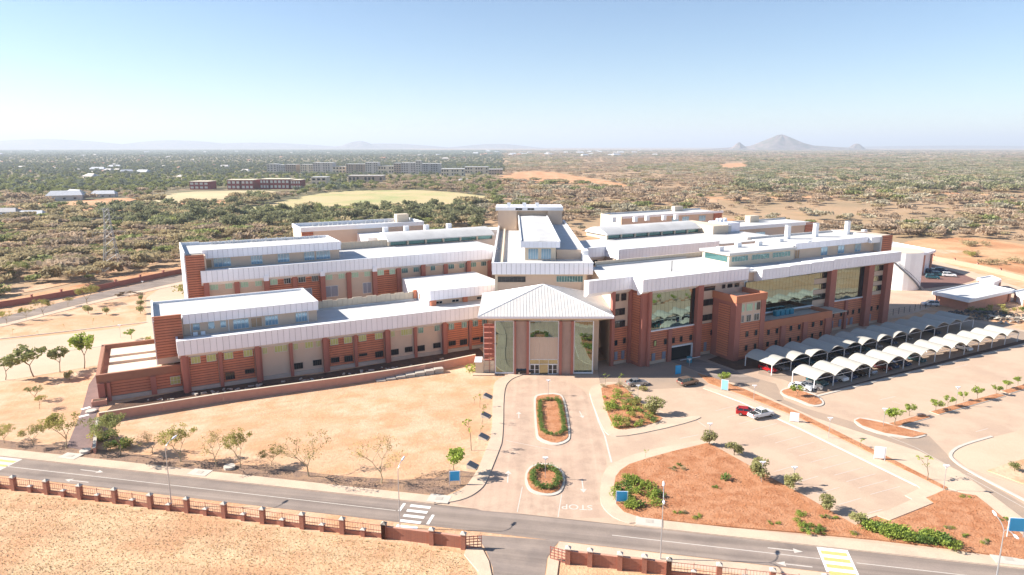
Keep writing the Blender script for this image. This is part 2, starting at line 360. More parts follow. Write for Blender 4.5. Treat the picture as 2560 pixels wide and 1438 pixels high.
# upper-left roads behind the wing
slab('perimeter_road', G([(-500, 872), (0, 794), (104, 768), (243, 733), (463, 686), (560, 668), (560, 682), (463, 702), (243, 750), (17, 807), (-500, 892)]), -0.3, 0.03, ASPH)
slab('footpath', G([(-500, 893), (17, 808), (243, 751), (463, 703), (463, 709), (243, 757), (17, 815), (-500, 905)]), 0.0, 0.10, WALK, side=KERB)
slab('service_yard', G([(-500, 915), (0, 852), (200, 832), (330, 817), (366, 808), (366, 745), (400, 722), (480, 700), (700, 700), (600, 900), (360, 905), (238, 915), (0, 955), (-500, 1030)]), -0.3, 0.032, PAVEP)
mb = MB(); ribbon(mb, G([(-300, 888), (0, 848), (369, 806)]), 0.4, 0, 0.14); tag(mb.build('kerb', KERB), kind='structure')
mb = MB(); ribbon(mb, G([(-300, 930), (0, 893), (130, 882), (256, 866)]), 0.35, 0, 0.10); tag(mb.build('kerb', KERB), kind='structure')
slab('brick_path', G([(240, 936), (222, 962), (205, 1025), (167, 1118), (226, 1130), (238, 1080), (240, 1039), (252, 1010), (256, 960)]), -0.3, 0.036, PATHP)
mb = MB()
for a_, b_ in (((203, 1024), (226, 1018)), ((197, 1043), (222, 1037))): ribbon(mb, G([a_, b_]), 0.9, 0.038, 0.038)
tag(mb.build('painted_bands', PAINT), kind='structure')
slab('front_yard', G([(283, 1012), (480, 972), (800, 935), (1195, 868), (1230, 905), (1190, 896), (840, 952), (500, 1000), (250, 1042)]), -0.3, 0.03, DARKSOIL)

# --- islands and beds: raised kerb, soil inside
def bed(kerb_px, soil_px, it=2, z=0.15, name='planting_island'):
    k = smooth_poly(G(kerb_px), it)
    slab('kerb_island', k, 0.0, z, KERB if soil_px else WALK, side=KERB)
    s_ = smooth_poly(G(soil_px), max(it - 1, 0)) if soil_px else None
    if s_: slab(name, s_, 0.0, z + 0.05, SOIL)
    return s_
isl1 = bed([(1333, 1000), (1340, 986), (1398, 983), (1413, 998), (1429, 1092), (1418, 1108), (1386, 1117), (1346, 1103), (1339, 1090)],
           [(1338, 1001), (1346, 990), (1395, 987), (1408, 1000), (1423, 1090), (1414, 1103), (1386, 1111), (1352, 1098), (1344, 1088)], 2)
isl2 = bed([(1310, 1192), (1322, 1168), (1345, 1160), (1378, 1160), (1408, 1178), (1414, 1198), (1410, 1220), (1400, 1236), (1374, 1243), (1340, 1238), (1318, 1226)],
           [(1316, 1192), (1327, 1172), (1347, 1164), (1376, 1164), (1402, 1180), (1408, 1198), (1405, 1218), (1394, 1231), (1372, 1237), (1343, 1232), (1323, 1221)], 2)
bed([(1472, 985), (1478, 968), (1492, 962), (1530, 955), (1562, 962), (1598, 1001), (1640, 1022), (1690, 1048), (1745, 1040), (1754, 1047), (1690, 1066), (1579, 1090), (1527, 1093), (1508, 1078)], None, 1)
isl3 = smooth_poly(G([(1500, 976), (1512, 966), (1545, 962), (1562, 970), (1597, 1008), (1637, 1036), (1662, 1052), (1597, 1070), (1552, 1077), (1530, 1070)]), 1)
slab('planting_island', isl3, 0, 0.22, SOIL)
bed4k = G([(1770, 1099), (1680, 1114), (1588, 1135), (1536, 1157), (1518, 1169), (1506, 1190), (1501, 1217), (1500, 1255), (1512, 1278), (1540, 1300), (1585, 1313), (1600, 1296), (1785, 1315), (1600, 1200), (1800, 1112)])
slab('footpath', smooth_poly(bed4k, 1), 0.0, 0.14, WALK, side=KERB)
bed4 = G([(1768, 1110), (1680, 1131), (1619, 1148), (1573, 1163), (1551, 1178), (1539, 1194), (1534, 1222), (1540, 1262), (1560, 1282), (1602, 1296), (1760, 1314), (2000, 1334), (2192, 1352), (2350, 1371), (2498, 1392), (2620, 1410), (2610, 1380), (2560, 1345), (2524, 1312), (2466, 1262), (2440, 1242), (2360, 1228), (2318, 1247), (2337, 1261), (2225, 1306), (2192, 1294), (2160, 1306), (2138, 1316), (2012, 1243), (1911, 1188), (1778, 1113)])
slab('red_soil_bed', bed4, 0.0, 0.20, SOIL)
isl5 = bed([(1946, 978), (1975, 968), (2030, 982), (2058, 1000), (2062, 1015), (2030, 1020), (1992, 1003), (1958, 992)], [(1952, 979), (1976, 972), (2028, 986), (2053, 1002), (2055, 1012), (2030, 1015), (1995, 999), (1962, 989)], 2)
isl6 = bed([(2131, 1052), (2149, 1044), (2210, 1055), (2326, 1087), (2284, 1100), (2208, 1090), (2150, 1070)], [(2138, 1053), (2150, 1048), (2210, 1060), (2316, 1087), (2282, 1095), (2210, 1084), (2156, 1066)], 1)
for k_, (a_, b_) in enumerate([((2232, 1064), (2316, 1041)), ((2336, 1034), (2502, 988)), ((2513, 982), (2600, 956))]):
    mb = MB(); ribbon(mb, G([a_, b_]), 1.9, 0, 0.12); ribbon(mb, G([a_, b_]), 1.55, 0.1, 0.17, 1)
    tag(mb.build('median_strip', [KERB, SOIL]), kind='structure')
slab('pale_bay', G([(2376, 1136), (2400, 1118), (2470, 1096), (2620, 1060), (2800, 1240), (2700, 1300), (2560, 1218), (2419, 1170)]), -0.3, 0.044, PAVEP)
mb = MB(); ribbon(mb, smooth_line(G([(2480, 1092), (2400, 1115), (2374, 1134), (2380, 1150), (2419, 1178), (2560, 1250), (2700, 1330)]), 2), 0.5, 0, 0.13); tag(mb.build('kerb', KERB), kind='structure')
slab('planting_bed', G([(2468, 1178), (2520, 1160), (2580, 1145), (2640, 1230), (2560, 1212)]), 0, 0.16, SAND)
mb = MB(); ribbon(mb, G([(2040, 992), (2560, 862), (2660, 838)]), 0.5, 0, 0.13); tag(mb.build('kerb', KERB), kind='structure')
slab('soil_strip', G([(2034, 988), (2048, 984), (2560, 850), (2640, 828), (2640, 834), (2560, 858)]), 0, 0.1, DARKSOIL)
# garage ramp
slab('garage_ramp', [uv2xy(*p) for p in ((106.2, 119.6), (112.9, 119.6), (114.5, 100), (113, 99), (106.5, 101))], -0.3, 0.048, ASPH)

# --- right-hand yard behind the big wing
slab('rear_yard', G([(2216, 800), (2225, 718), (2310, 700), (2400, 700), (2560, 735), (2700, 790), (2560, 800), (2420, 760)]), -0.3, 0.03, PAVE)
slab('perimeter_road', G([(2310, 655), (2345, 652), (2560, 722), (2760, 790), (2700, 800), (2540, 742)]), -0.3, 0.036, PAVEP)
slab('gravel_yard', G([(2310, 664), (2330, 662), (2405, 685), (2440, 700), (2400, 712), (2310, 722), (2290, 700)]), -0.3, 0.04, mat('brown_paving', (0.20, 0.10, 0.08), 0.9))
slab('rough_ground', G([(2216, 806), (2330, 768), (2480, 750), (2700, 770), (2700, 810), (2560, 826), (2420, 792), (2300, 792)]), -0.3, 0.038, SAND)

# --- painted markings
def marks(name, m, items, z=0.05):
    mb = MB()
    for line, w in items: ribbon(mb, line, w, z, z)
    return tag(mb.build(name, m), kind='structure')
zl = 0.036
marks('road_centre_line', PAINTWORN, [([S(-60, -SW * .5), S(s_of(980, 1290)[0], -SW * .5)], 0.13), ([S(s_of(1530, 1340)[0], -SW * .5), S(s_of(2048, 1390)[0], -SW * .5)], 0.13), ([S(s_of(2140, 1405)[0], -SW * .5), S(260, -SW * .5)], 0.13)], zl)
ca = s_of(1010, 1256)[0]
items = [([S(ca + 0.2, -0.6), S(ca + 0.2, -SW * .5)], 0.4), ([S(ca + 5.2, -SW * .5), S(ca + 5.2, -SW + .3)], 0.4)]
items += [([S(ca + 1.2, -1 - k * 1.35), S(ca + 4.2, -1 - k * 1.35)], 0.6) for k in range(6)]
marks('zebra_crossing', PAINT, items, zl)
cb = s_of(2041, 1367)[0]; cw = s_of(2120, 1379)[0] - cb
mb = MB(); ribbon(mb, [S(cb, -SW / 2), S(cb + cw, -SW / 2)], SW - .2, zl, zl); tag(mb.build('zebra_crossing', PAINT), kind='structure')
marks('zebra_crossing_bands', YELLOWP, [([S(cb + .3, -1.2 - k * 1.45), S(cb + cw - .3, -1.2 - k * 1.45)], 0.75) for k in range(6)], zl + .004)
c0 = s_of(58, 1148)[0]
mb = MB(); ribbon(mb, [S(c0 - 7.5, -SW / 2), S(c0, -SW / 2)], SW - .2, zl, zl); tag(mb.build('zebra_crossing', PAINTWORN), kind='structure')
marks('zebra_crossing_bands', YELLOWP, [([S(c0 - 7, -1.2 - k * 1.45), S(c0 - .3, -1.2 - k * 1.45)], 0.6) for k in range(6)], zl + .004)
def arrow(cx, cy, ang, ln, w=0.18, head=0.5, z=0.05, m=PAINT, name='road_arrow'):
    mb = MB(); c, s_ = math.cos(ang), math.sin(ang)
    def T(x, y): return (cx + x * c - y * s_, cy + x * s_ + y * c, z)
    mb.poly([T(-ln / 2, -w / 2), T(ln / 2 - 1, -w / 2), T(ln / 2 - 1, w / 2), T(-ln / 2, w / 2)])
    mb.poly([T(ln / 2 - 1.1, -head), T(ln / 2, 0), T(ln / 2 - 1.1, head)])
    return tag(mb.build(name, m), kind='structure')
sa = math.atan2(SD.y, SD.x)
for (px, py, fl) in [(230, 1178, 0), (192, 1203, 1), (1963, 1375, 0), (1985, 1413, 1)]:
    x, y = g(px, py); arrow(x, y, sa + (math.pi if fl else 0), 4.2, z=zl, m=PAINTWORN)
for (px, py, an, ln) in [(1270, 1192, 88, 4.0), (1457, 1216, -92, 4.0), (1453, 1037, -84, 3.4), (1297, 1038, 90, 3.2)]:
    x, y = g(px, py); arrow(x, y, R(an), ln, z=0.046, m=PAINTWORN)
cu = bpy.data.curves.new('stop', 'FONT'); cu.body = 'STOP'; cu.size = 1.6; cu.align_x = 'CENTER'; cu.align_y = 'CENTER'
to = bpy.data.objects.new('stop_tmp', cu); COL.objects.link(to); bpy.context.view_layer.update()
me = bpy.data.meshes.new_from_object(to.evaluated_get(bpy.context.evaluated_depsgraph_get())); bpy.data.objects.remove(to)
me.materials.clear(); me.materials.append(PAINTWORN); o = link('stop_lettering', me, None, (*g(1443, 1268), 0.047), (0, 0, math.pi - R(5))); o.scale = (1.15, 1.2, 1); tag(o, kind='structure')
L_ = [(G([(1293, 1281), (1306, 1218)]), .12), (G([(1395, 1294), (1404, 1237)]), .12), (G([(1474, 985), (1497, 1056), (1512, 1090), (1529, 1157)]), .30),
      (G([(1745, 1054), (1766, 1069)]), .12), (G([(1700, 1097), (1745, 1088)]), .12), (G([(1265, 1102), (1380, 1125)]), .10)]
for (a_, b_) in [((1540, 549), (695, 430)),]: pass
for i in range(14):                              # bay lines along the kerb of the long lot
    t = i / 13.0; px = 1850 + t * 400; py = 1012 + t * 205; L_.append((G([(px, py), (px - 62 - 12 * t, py + 16 + 4 * t)]), .10))
for i in range(5):
    t = i / 4.0; px = 1935 + t * 215; py = 1180 + t * 110; L_.append((G([(px, py), (px + 56, py - 16)]), .10))
for (a_, b_) in [((2385, 920), (2420, 912)), ((2200, 1000), (2238, 992)), ((2440, 1080), (2470, 1072)), ((2040, 1052), (2080, 1068)), ((2418, 1184), (2473, 1205)), ((2388, 1197), (2428, 1217)), ((2250, 1010), (2230, 1004))]:
    L_.append((G([a_, b_]), .12))
L_.append((G([(2216, 1090), (2290, 1120), (2560, 1270)]), .10))
marks('parking_lines', PAINTWORN, L_, 0.050)
marks('painted_edge', PAINT, [(G([(1758, 971), (1850, 1006), (2000, 1074), (2290, 1216)]), .22)], 0.056)
# drain covers and slabs in the footpath
for (px, py, w, d) in [(177, 1142, 3.2, 2.0), (500, 1183, 3.2, 2.0), (1098, 1249, 3.2, 2.2), (1623, 1306, 3.6, 2.4), (2520, 1400, 3.6, 2.4)]:
    x, y = g(px, py); t = empty('catch_pit', x, y, 0.12, sa, {177: 'pale concrete catch pit in the footpath, leftmost along the street', 500: 'pale concrete catch pit in the footpath below the row of bare thorn trees', 1098: 'pale concrete catch pit at the left corner of the entrance driveway', 1623: 'pale concrete catch pit right of the driveway beside the red soil bed', 2520: 'pale concrete catch pit near the blue sign at the far right corner'}[px], 'drain cover', 'catch pits along the footpath')
    cbox('surround', KERB, t, -w / 2, w / 2, -d / 2, d / 2, 0, 0.05); cbox('lid', CONC, t, -.5, .5, -.4, .4, 0.05, 0.08)
# ================================================================ THE BUILDING
class Wing:
    """a wing of the building: parts are given in the wing's own (u, v) grid"""
    def __init__(s, name, label, cat, u0, v0, spine=False, group=None):
        s.u0, s.v0 = u0, v0
        x, y = (u0, v0) if spine else uv2xy(u0, v0)
        s.e = empty(name, x, y, 0, 0 if spine else WA, label, cat, group)
    def box(s, name, m, u0, u1, v0, v1, z0, z1, parent=None):
        if parent is not None: return cbox(name, m, parent, u0, u1, v0, v1, z0, z1)
        return cbox(name, m, s.e, u0 - s.u0, u1 - s.u0, v0 - s.v0, v1 - s.v0, z0, z1)
    def mb(s, name, mb, m, parent=None):
        return mb.build(name, m, parent or s.e, (-s.u0, -s.v0, 0))
    # front-facing horizontal boards, each a lapped wedge
    def boards(s, u0, u1, v, z0, z1, step=0.56, m=None):
        s.box('board_backing', DARKRED, u0, u1, v - 0.03, v, z0, z1)
        n = max(1, int(round((z1 - z0) / step))); st = (z1 - z0) / n; h = st - 0.14; L = round(u1 - u0, 2)
        m = m or RED; key = ('board', L, round(h, 3), m.name)
        if key not in CACHE:
            b = MB(); vs = [(0, 0, 0), (L, 0, 0), (L, -0.20, 0), (0, -0.20, 0), (0, 0, h), (L, 0, h), (L, -0.06, h), (0, -0.06, h)]
            b.add(vs, [(0, 1, 2, 3), (4, 7, 6, 5), (3, 2, 6, 7), (0, 3, 7, 4), (1, 5, 6, 2)]); CACHE[key] = b.mesh('board', m)
        for i in range(n): link('board', CACHE[key], s.e, (u0 - s.u0, v - s.v0 - 0.03, z0 + i * st + 0.075))
    # boards on a left-hand end wall (plane u = const)
    def boards_end(s, u, v0, v1, z0, z1, step=0.56, m=None):
        s.box('board_backing', DARKRED, u - 0.03, u, v0, v1, z0, z1)
        n = max(1, int(round((z1 - z0) / step))); st = (z1 - z0) / n; h = st - 0.14; L = round(v1 - v0, 2)
        m = m or RED; key = ('boarde', L, round(h, 3), m.name)
        if key not in CACHE:
            b = MB(); vs = [(0, 0, 0), (0, L, 0), (-0.20, L, 0), (-0.20, 0, 0), (0, 0, h), (0, L, h), (-0.06, L, h), (-0.06, 0, h)]
            b.add(vs, [(0, 3, 2, 1), (4, 5, 6, 7), (3, 7, 6, 2), (0, 4, 7, 3), (1, 2, 6, 5)]); CACHE[key] = b.mesh('board', m)
        for i in range(n): link('board', CACHE[key], s.e, (u - s.u0 - 0.03, v0 - s.v0, z0 + i * st + 0.075))
    # a band of upright metal panels over a sloping soffit
    def fascia(s, u0, u1, vf, vw, z0, z1, step=1.25, soffit=0.9, cap=True, m=None, name='fascia', ends=True):
        b = MB(); a = [(vf + 0.04, z0), (vf + 0.04, z1 - 0.02), (vw + 0.6, z1 - 0.02), (vw + 0.6, z0 - soffit), (vw - 0.02, z0 - soffit)]
        p0 = [(u0, v, z) for v, z in a]; p1 = [(u1, v, z) for v, z in a]; n = len(a)
        b.poly(p0, 1); b.poly(p1[::-1], 1)
        for i in range(n):
            j = (i + 1) % n; b.poly([p0[j], p0[i], p1[i], p1[j]], 0 if i == 0 else 1)
        f = s.mb(name, b, [SEAM, WHITE])
        n = max(1, int(round((u1 - u0) / step))); st = (u1 - u0) / n; h = z1 - z0
        for i in range(n): s.box('fascia_panel', m or PANEL, u0 + i * st + 0.028, u0 + (i + 1) * st - 0.028, vf - 0.02, vf + 0.03, z0 + 0.02, z1 - 0.05)
        if cap: s.box('coping', WHITE, u0 - 0.05, u1 + 0.05, vf - 0.08, vf + 0.35, z1 - 0.03, z1 + 0.09)
    def window(s, u0, u1, v, z0, z1, glass, nm=1, off=0.0, frame=None, t=0.09, nz=0):
        L, Hh = round(u1 - u0, 2), round(z1 - z0, 2); fr = frame or FRAME; key = ('win', L, Hh, nm, fr.name, nz)
        if key not in CACHE:
            b = MB()
            b.box(0, L, 0, t, 0, 0.07); b.box(0, L, 0, t, Hh - 0.07, Hh); b.box(0, 0.07, 0, t, 0.07, Hh - 0.07); b.box(L - 0.07, L, 0, t, 0.07, Hh - 0.07)
            for i in range(1, nm + 1):
                x = L * i / (nm + 1); b.box(x - 0.03, x + 0.03, 0.01, t, 0.07, Hh - 0.07)
            for i in range(1, nz + 1):
                z = Hh * i / (nz + 1); b.box(0.07, L - 0.07, 0.02, t, z - 0.03, z + 0.03)
            CACHE[key] = b.mesh('window', fr)
        w = link('window', CACHE[key], s.e, (u0 - s.u0, v - s.v0 - off - t, z0))
        cbox('pane', glass, w, 0.06, L - 0.06, 0.05, t + off, 0.06, Hh - 0.06)
        return w
    def slit(s, u, v, z, off=0.25, glass=None, w=0.75, h=1.3): s.window(u - w / 2, u + w / 2, v, z, z + h, glass or BLACKGL, 0, off, DKFRAME)
    def column(s, u0, u1, v0, v1, z0, z1, m=None, name='column'): return s.box(name, m or REDDK, u0, u1, v0, v1, z0, z1)
    def curtain(s, u0, u1, v, z0, z1, step=1.2, rows=3, black=0.0):
        s.box('curtain_wall_frame', DKFRAME, u0, u1, v - 0.02, v + 0.1, z0, z1)
        if black: s.box('black_panel', BLACKGL, u1 - black, u1, v - 0.12, v - 0.02, z0, z1); u1 -= black
        n = int(round((u1 - u0) / step)); st = (u1 - u0) / n; sz = (z1 - z0) / rows
        for i in range(n):
            for j in range(rows):
                o = s.box('glass_panel', GLASS, u0 + i * st + 0.02, u0 + (i + 1) * st - 0.02, v - 0.07, v - 0.03, z0 + j * sz + 0.015, z0 + (j + 1) * sz - 0.015)
                o.rotation_euler = (R(random.uniform(-.25, .25)), 0, R(random.uniform(-.25, .25)))
        s.box('sill', WHITE, u0 - 0.1, u1 + black + 0.1, v - 0.4, v + 0.05, z0 - 0.3, z0 - 0.01)

# ---------------------------------------------------------------- LEFT WING, FRONT
A = Wing('hospital_wing', 'low brick-red wing along the salmon garden wall with a long white fascia', 'building', -1.4, 150.8, group='wings of the white-roofed complex')
V0 = 150.8
A.box('wall', BEIGE, 3.4, 79, V0, 166, 0, 10.2)
A.box('roof', ROOF, 2.9, 79, 150.0, 166.2, 10.2, 10.6)
A.fascia(2.6, 73.5, 149.5, V0, 8.2, 11.2, 1.22)
A.box('parapet', WHITE, 2.5, 2.9, 149.8, 156, 8.6, 11.2)
A.box('parapet', ROOF, 34, 79, 165.9, 166.2, 10.6, 11.0)
cols = [3.7, 10.7, 17.95, 25.1, 32.35, 39.5, 46.75, 54.0, 61.25, 68.4]
for i, c in enumerate(cols):
    big = i % 2 == 0
    A.column(c - 0.6, c + (0.25 if big else 0.1), V0 - (1.15 if big else 0.55), V0, 0, 8.3 if big else 7.9)
    if big: A.column(c + 0.25, c + 0.75, V0 - 0.6, V0, 0, 8.0)
kinds = ['R', 'R', 'B', 'B', 'R', 'R', 'B', 'B', 'R', 'R']
for i, k in enumerate(kinds):
    a = cols[i] + (0.8 if i % 2 == 0 else 0.15); b = (cols[i + 1] - 0.78) if i < 9 else 73.2
    if k == 'R': A.boards(a, b, V0, 0.9, 7.35)
    off = 0.24 if k == 'R' else 0.03
    top = GREENGL if i < 7 else TEALGL
    hi = [(a + .35, a + 2.15), (b - 2.1, b - .25)] if k == 'R' else [(a + .2, a + 1.2), (a + 2.7, a + 4.5), (b - 1.2, b - .15)]
    if i >= 7: hi = [(a + .4, a + 1.8), (b - 1.7, b - .3)]
    for (w0, w1) in hi:
        if w1 < b: A.window(w0, w1, V0, 5.85, 7.35, top, 2, off)
    if i == 2: continue
    if i == 0: A_l = []
    elif i == 1: A_l = [(a + .3, a + 2.1, 1.35, 2.9), (b - 2.1, b - .2, 2.1, 3.0)]
    elif k == 'R': A_l = [(a + .3, a + 2.2, 1.7 + .6 * (i % 2), 2.9), (b - 2.2, b - .3, 1.5, 2.9)]
    else: A_l = [(a + .1, a + 2.0, 1.4, 2.8), (b - 2.1, b - .2, 1.6, 2.9)]
    for (w0, w1, z0, z1) in A_l: A.window(w0, w1, V0, z0, z1, BLACKGL, 3, off, DKFRAME)
A.box('plinth', CONC, 3.4, 73, V0 - 0.35, V0, 0, 0.85)
# penthouse and its board tower
A.box('penthouse_wall', BEIGE, 4.2, 32.0, 155.7, 172, 10.6, 14.6)
A.box('penthouse_roof', ROOF, -1.1, 32.4, 155.3, 172.3, 14.6, 14.85)
A.fascia(4.2, 32.3, 155.2, 155.75, 13.3, 15.3, 1.22, soffit=0.05)
A.box('parapet', WHITE, -1.4, 32.4, 172.0, 172.4, 14.6, 15.3); A.box('parapet', WHITE, 32.0, 32.4, 155.3, 172.0, 14.6, 15.3)
A.box('parapet', WHITE, -1.45, -1.1, 154.0, 172.0, 14.6, 15.75)
A.box('end_wall', WHITE, -1.42, -1.2, 154.1, 172.2, 5.6, 14.6)
A.box('board_tower', BEIGE, -1.2, 4.1, 154.2, 172, 5.6, 14.7); A.box('tower_roof', ROOF, -1.1, 4.1, 154.2, 172, 14.7, 14.84)
A.boards(-1.3, 3.95, 154.15, 6.9, 15.6, 0.58)
A.box('coping', RUST, -1.4, 4.0, 153.9, 154.5, 15.6, 15.8)
for w0, w1 in ((6.0, 7.4), (9.0, 10.3), (11.4, 12.6)): A.window(w0, w1, 155.7, 11.6, 13.2, BLUEGL, 0, 0.02)
for w0, w1 in ((14.0, 17.2), (20.6, 23.4), (27.2, 29.8)): A.window(w0, w1, 155.7, 10.9, 13.1, BLUEGL, 3, 0.02)
A.window(17.6, 20.0, 155.7, 10.8, 13.0, mat('timber_door', (0.40, 0.26, 0.16), 0.8), 1, 0.02)
for uu in (5.9, 7.4): A.box('air_conditioner', WHITE, uu, uu + 0.9, 154.9, 155.3, 10.65, 11.4)
for uu in (5.5, 13.0, 29.9): A.box('downpipe', WHITE, uu, uu + .12, 155.5, 155.65, 10.6, 13.3)
# low service block at the outer end
A.box('wall', RUST, -12.0, 3.0, 152.6, 176.3, 0, 4.4)
for (u0, u1, v0, v1) in ((-12.3, 3.2, 152.3, 153.0), (-12.3, -11.6, 153.0, 176.5), (-11.6, 3.2, 175.8, 176.5)): A.box('parapet', mat('rust_parapet', (0.33, 0.15, 0.09), 0.85), u0, u1, v0, v1, 3.9, 5.6)
for (v0, v1, uu) in ((154.6, 160.6, 1.8), (163.0, 166.3, 0.2), (168.3, 174.2, 0.2)): A.box('roof_slab', BEIGE2, -10.4, uu, v0, v1, 4.4, 5.0)
for (u0, u1) in ((-9.9, -2.9), (-1.9, 2.9)): A.boards(u0, u1, 152.55, 0.9, 3.9, 0.56)
for (u0, u1) in ((-12.2, -11.0), (-10.6, -10.0), (-2.9, -1.9)): A.column(u0, u1, 151.9, 152.6, 0, 3.9)
A.window(0.7, 2.6, 152.55, 1.5, 3.2, GREENGL, 2, 0.24, nz=1)
A.column(2.95, 3.3, 150.4, 152.3, 0, 8.0)
A.box('plinth', CONC, -12.1, 3.0, 152.2, 152.6, 0, 0.85)
# link block towards the spine
A.box('link_wall', BEIGE, 60.6, 80.5, 158.2, 177.5, 10.6, 13.9)
A.box('link_roof', ROOF, 60.2, 82, 157.0, 177.8, 13.9, 14.35)
A.fascia(60.2, 79.8, 156.9, 158.2, 12.1, 14.5, 1.2, soffit=0.3)
A.box('end_wall', WHITE, 60.15, 60.55, 158.0, 177.6, 10.6, 14.3)
for w0, w1 in ((62.2, 64.0), (66.6, 68.6), (73.6, 75.6)): A.window(w0, w1, 158.2, 10.75, 11.5, BLACKGL, 1, 0.02)
A.column(60.6, 62.0, 157.3, 158.3, 10.6, 12.1, RED); A.column(69.6, 70.8, 157.6, 158.2, 10.6, 12.1, RED)
A.box('slit_window', BRICK, 60.1, 60.16, 163.8, 164.6, 11.1, 12.6)
# pale screen along the rear roof edge
for i in range(20): A.box('screen_panel', BEIGE2, 34.4 + i * 1.24, 35.6 + i * 1.24, 166.3, 166.5, 10.6, 12.9 - (0.25 if i % 3 == 0 else 0))
A.box('screen_post', RED, 59.2, 60.0, 165.9, 166.6, 10.6, 13.2)

# ---------------------------------------------------------------- LEFT WING, MIDDLE
Bw = Wing('hospital_wing', 'middle left wing with a tall red board tower at its left end', 'building', 6.6, 182.0, group='wings of the white-roofed complex')
V1 = 182.0
Bw.box('wall', BEIGE, 10.3, 93, V1, 204, 0, 19.2)
Bw.box('roof', ROOF, 9.9, 94, 181.2, 215, 19.2, 19.6)
Bw.fascia(9.9, 92.0, 180.8, V1, 17.1, 20.0, 1.22)
bc = [10.9 + 7.1 * k for k in range(12)]
for i, c in enumerate(bc):
    big = i in (0, 4, 6)
    Bw.column(c - 0.6, c + 0.6, V1 - (1.1 if i % 2 == 0 else 0.5), V1, 8, 17.2 - (0 if i % 2 == 0 else .2))
    if i in (2, 4, 6): Bw.box('rainwater_box', PANEL, c - .7, c + .5, V1 - 1.5, V1 - .1, 16.3, 17.6)
for i in range(11):
    a, b = bc[i] + 0.65, bc[i + 1] - 0.65
    k = 'R' if i in (2, 3, 6) else 'B'
    if k == 'R': Bw.boards(a, b, V1, 9.5, 16.9)
    off = 0.24 if k == 'R' else 0.03
    gl = MINTGL if i < 7 else TEALGL
    for (w0, w1) in ((a + .25, a + 2.1), (b - 2.1, b - .4)):
        if i == 8: w0 += 1.6; w1 += 1.2
        if i == 8 and w1 > b - 1: continue
        Bw.window(w0, w1, V1, 14.9, 16.4, (gl if i not in (3,) else BLACKGL) if (w0 < a + 1 or i != 2) else BLACKGL, 2, off)
for (w0, w1) in ((33.2, 36.4), (39.6, 43.4), (50.2, 52.6), (61.6, 66.5)): Bw.window(w0, w1, V1, 10.2, 13.2, GREYGL, 1, 0.26 if w0 < 38 else .03, WHITE)
# board tower and penthouse
Bw.box('board_tower', BEIGE, 6.9, 11.4, 182.2, 203, 0, 23.6)
Bw.boards(6.75, 11.0, 182.1, 9.0, 24.0, 0.60)
Bw.box('end_wall', WHITE, 6.5, 6.85, 182.0, 203, 0, 24.7)
Bw.box('parapet', WHITE, 6.85, 11.4, 202.6, 203, 23.6, 24.6)
Bw.box('penthouse_wall', BEIGE, 11.4, 45.3, 186.4, 202, 19.6, 23.6)
Bw.box('penthouse_roof', ROOF, 6.85, 45.8, 186.0, 202.6, 23.6, 23.8)
Bw.fascia(10.9, 45.7, 185.9, 186.45, 22.3, 24.4, 1.22, soffit=0.05)
Bw.box('parapet', WHITE, 45.5, 45.9, 186, 202.6, 23.6, 24.4); Bw.box('parapet', WHITE, 11.4, 45.9, 202.2, 202.6, 23.6, 24.4)
for w0, w1 in ((13.4, 17.5), (22.3, 25.2), (29.0, 32.0), (35.8, 38.6), (39.0, 42.8)): Bw.window(w0, w1, 186.4, 19.9, 22.2, BLUEGL, 3, 0.02)
Bw.window(11.6, 13.0, 186.4, 19.8, 22.0, mat('timber_door', (0.4, 0.26, 0.16)), 0, 0.02)
for k in range(26):
    uu = 14 + k * 1.15 + random.uniform(0, .5); hh = random.uniform(.25, .8)
    Bw.box('roof_pipe', STEEL, uu, uu + .15 + .5 * random.random(), 201.5, 201.9, 23.8, 23.95 + hh)
# pale screen then hall with a curved roof and a ribbon of windows
for i in range(14): Bw.box('screen_panel', BEIGE2, 46.5 + i * 1.3, 47.75 + i * 1.3, 203.6, 203.8, 19.6, 21.7)
def curved_hall(W, u0, u1, v0, z0, depth, bays, rise=2.6, wz=(0.15, 1.35), closed_left=True):
    W.box('hall_wall', BEIGE2, u0, u1, v0, v0 + depth, z0, z0 + 1.5)
    b = MB(); n = 12; pr = [(v0 - 1.2, z0 + 1.45)]
    for i in range(n + 1):
        t = i / n; pr.append((v0 - 1.2 + (depth + 1.2) * t, z0 + 1.75 + rise * math.sin(math.pi * (0.08 + 0.84 * t)) * 1.0 - rise * math.sin(math.pi * .08)))
    pr.append((v0 + depth, z0 + 1.4))
    p0 = [(u0 - 0.6, v, z) for v, z in pr]; p1 = [(u1, v, z) for v, z in pr]
    b.poly(p0[::-1]); b.poly(p1)
    for i in range(len(pr)):
        j = (i + 1) % len(pr); b.poly([p0[i], p0[j], p1[j], p1[i]])
    W.mb('curved_roof', b, ROOF)
    st = (u1 - u0) / bays
    for i in range(bays):
        W.window(u0 + i * st + 0.35, u0 + (i + 1) * st - 0.35, v0, z0 + wz[0], z0 + wz[1], TEALGL, 0, 0.02, DKFRAME)
        W.box('pier', BEIGE2, u0 + i * st - .3, u0 + i * st + .3, v0 - .45, v0, z0, z0 + 1.45)
curved_hall(Bw, 65.0, 101.0, 203.5, 19.6, 12.0, 6)
for k, uu in enumerate((66, 73, 80, 88)): Bw.box('roof_vent', WHITE, uu, uu + 1.5, 211.5, 212.8, 22.6, 24.6)
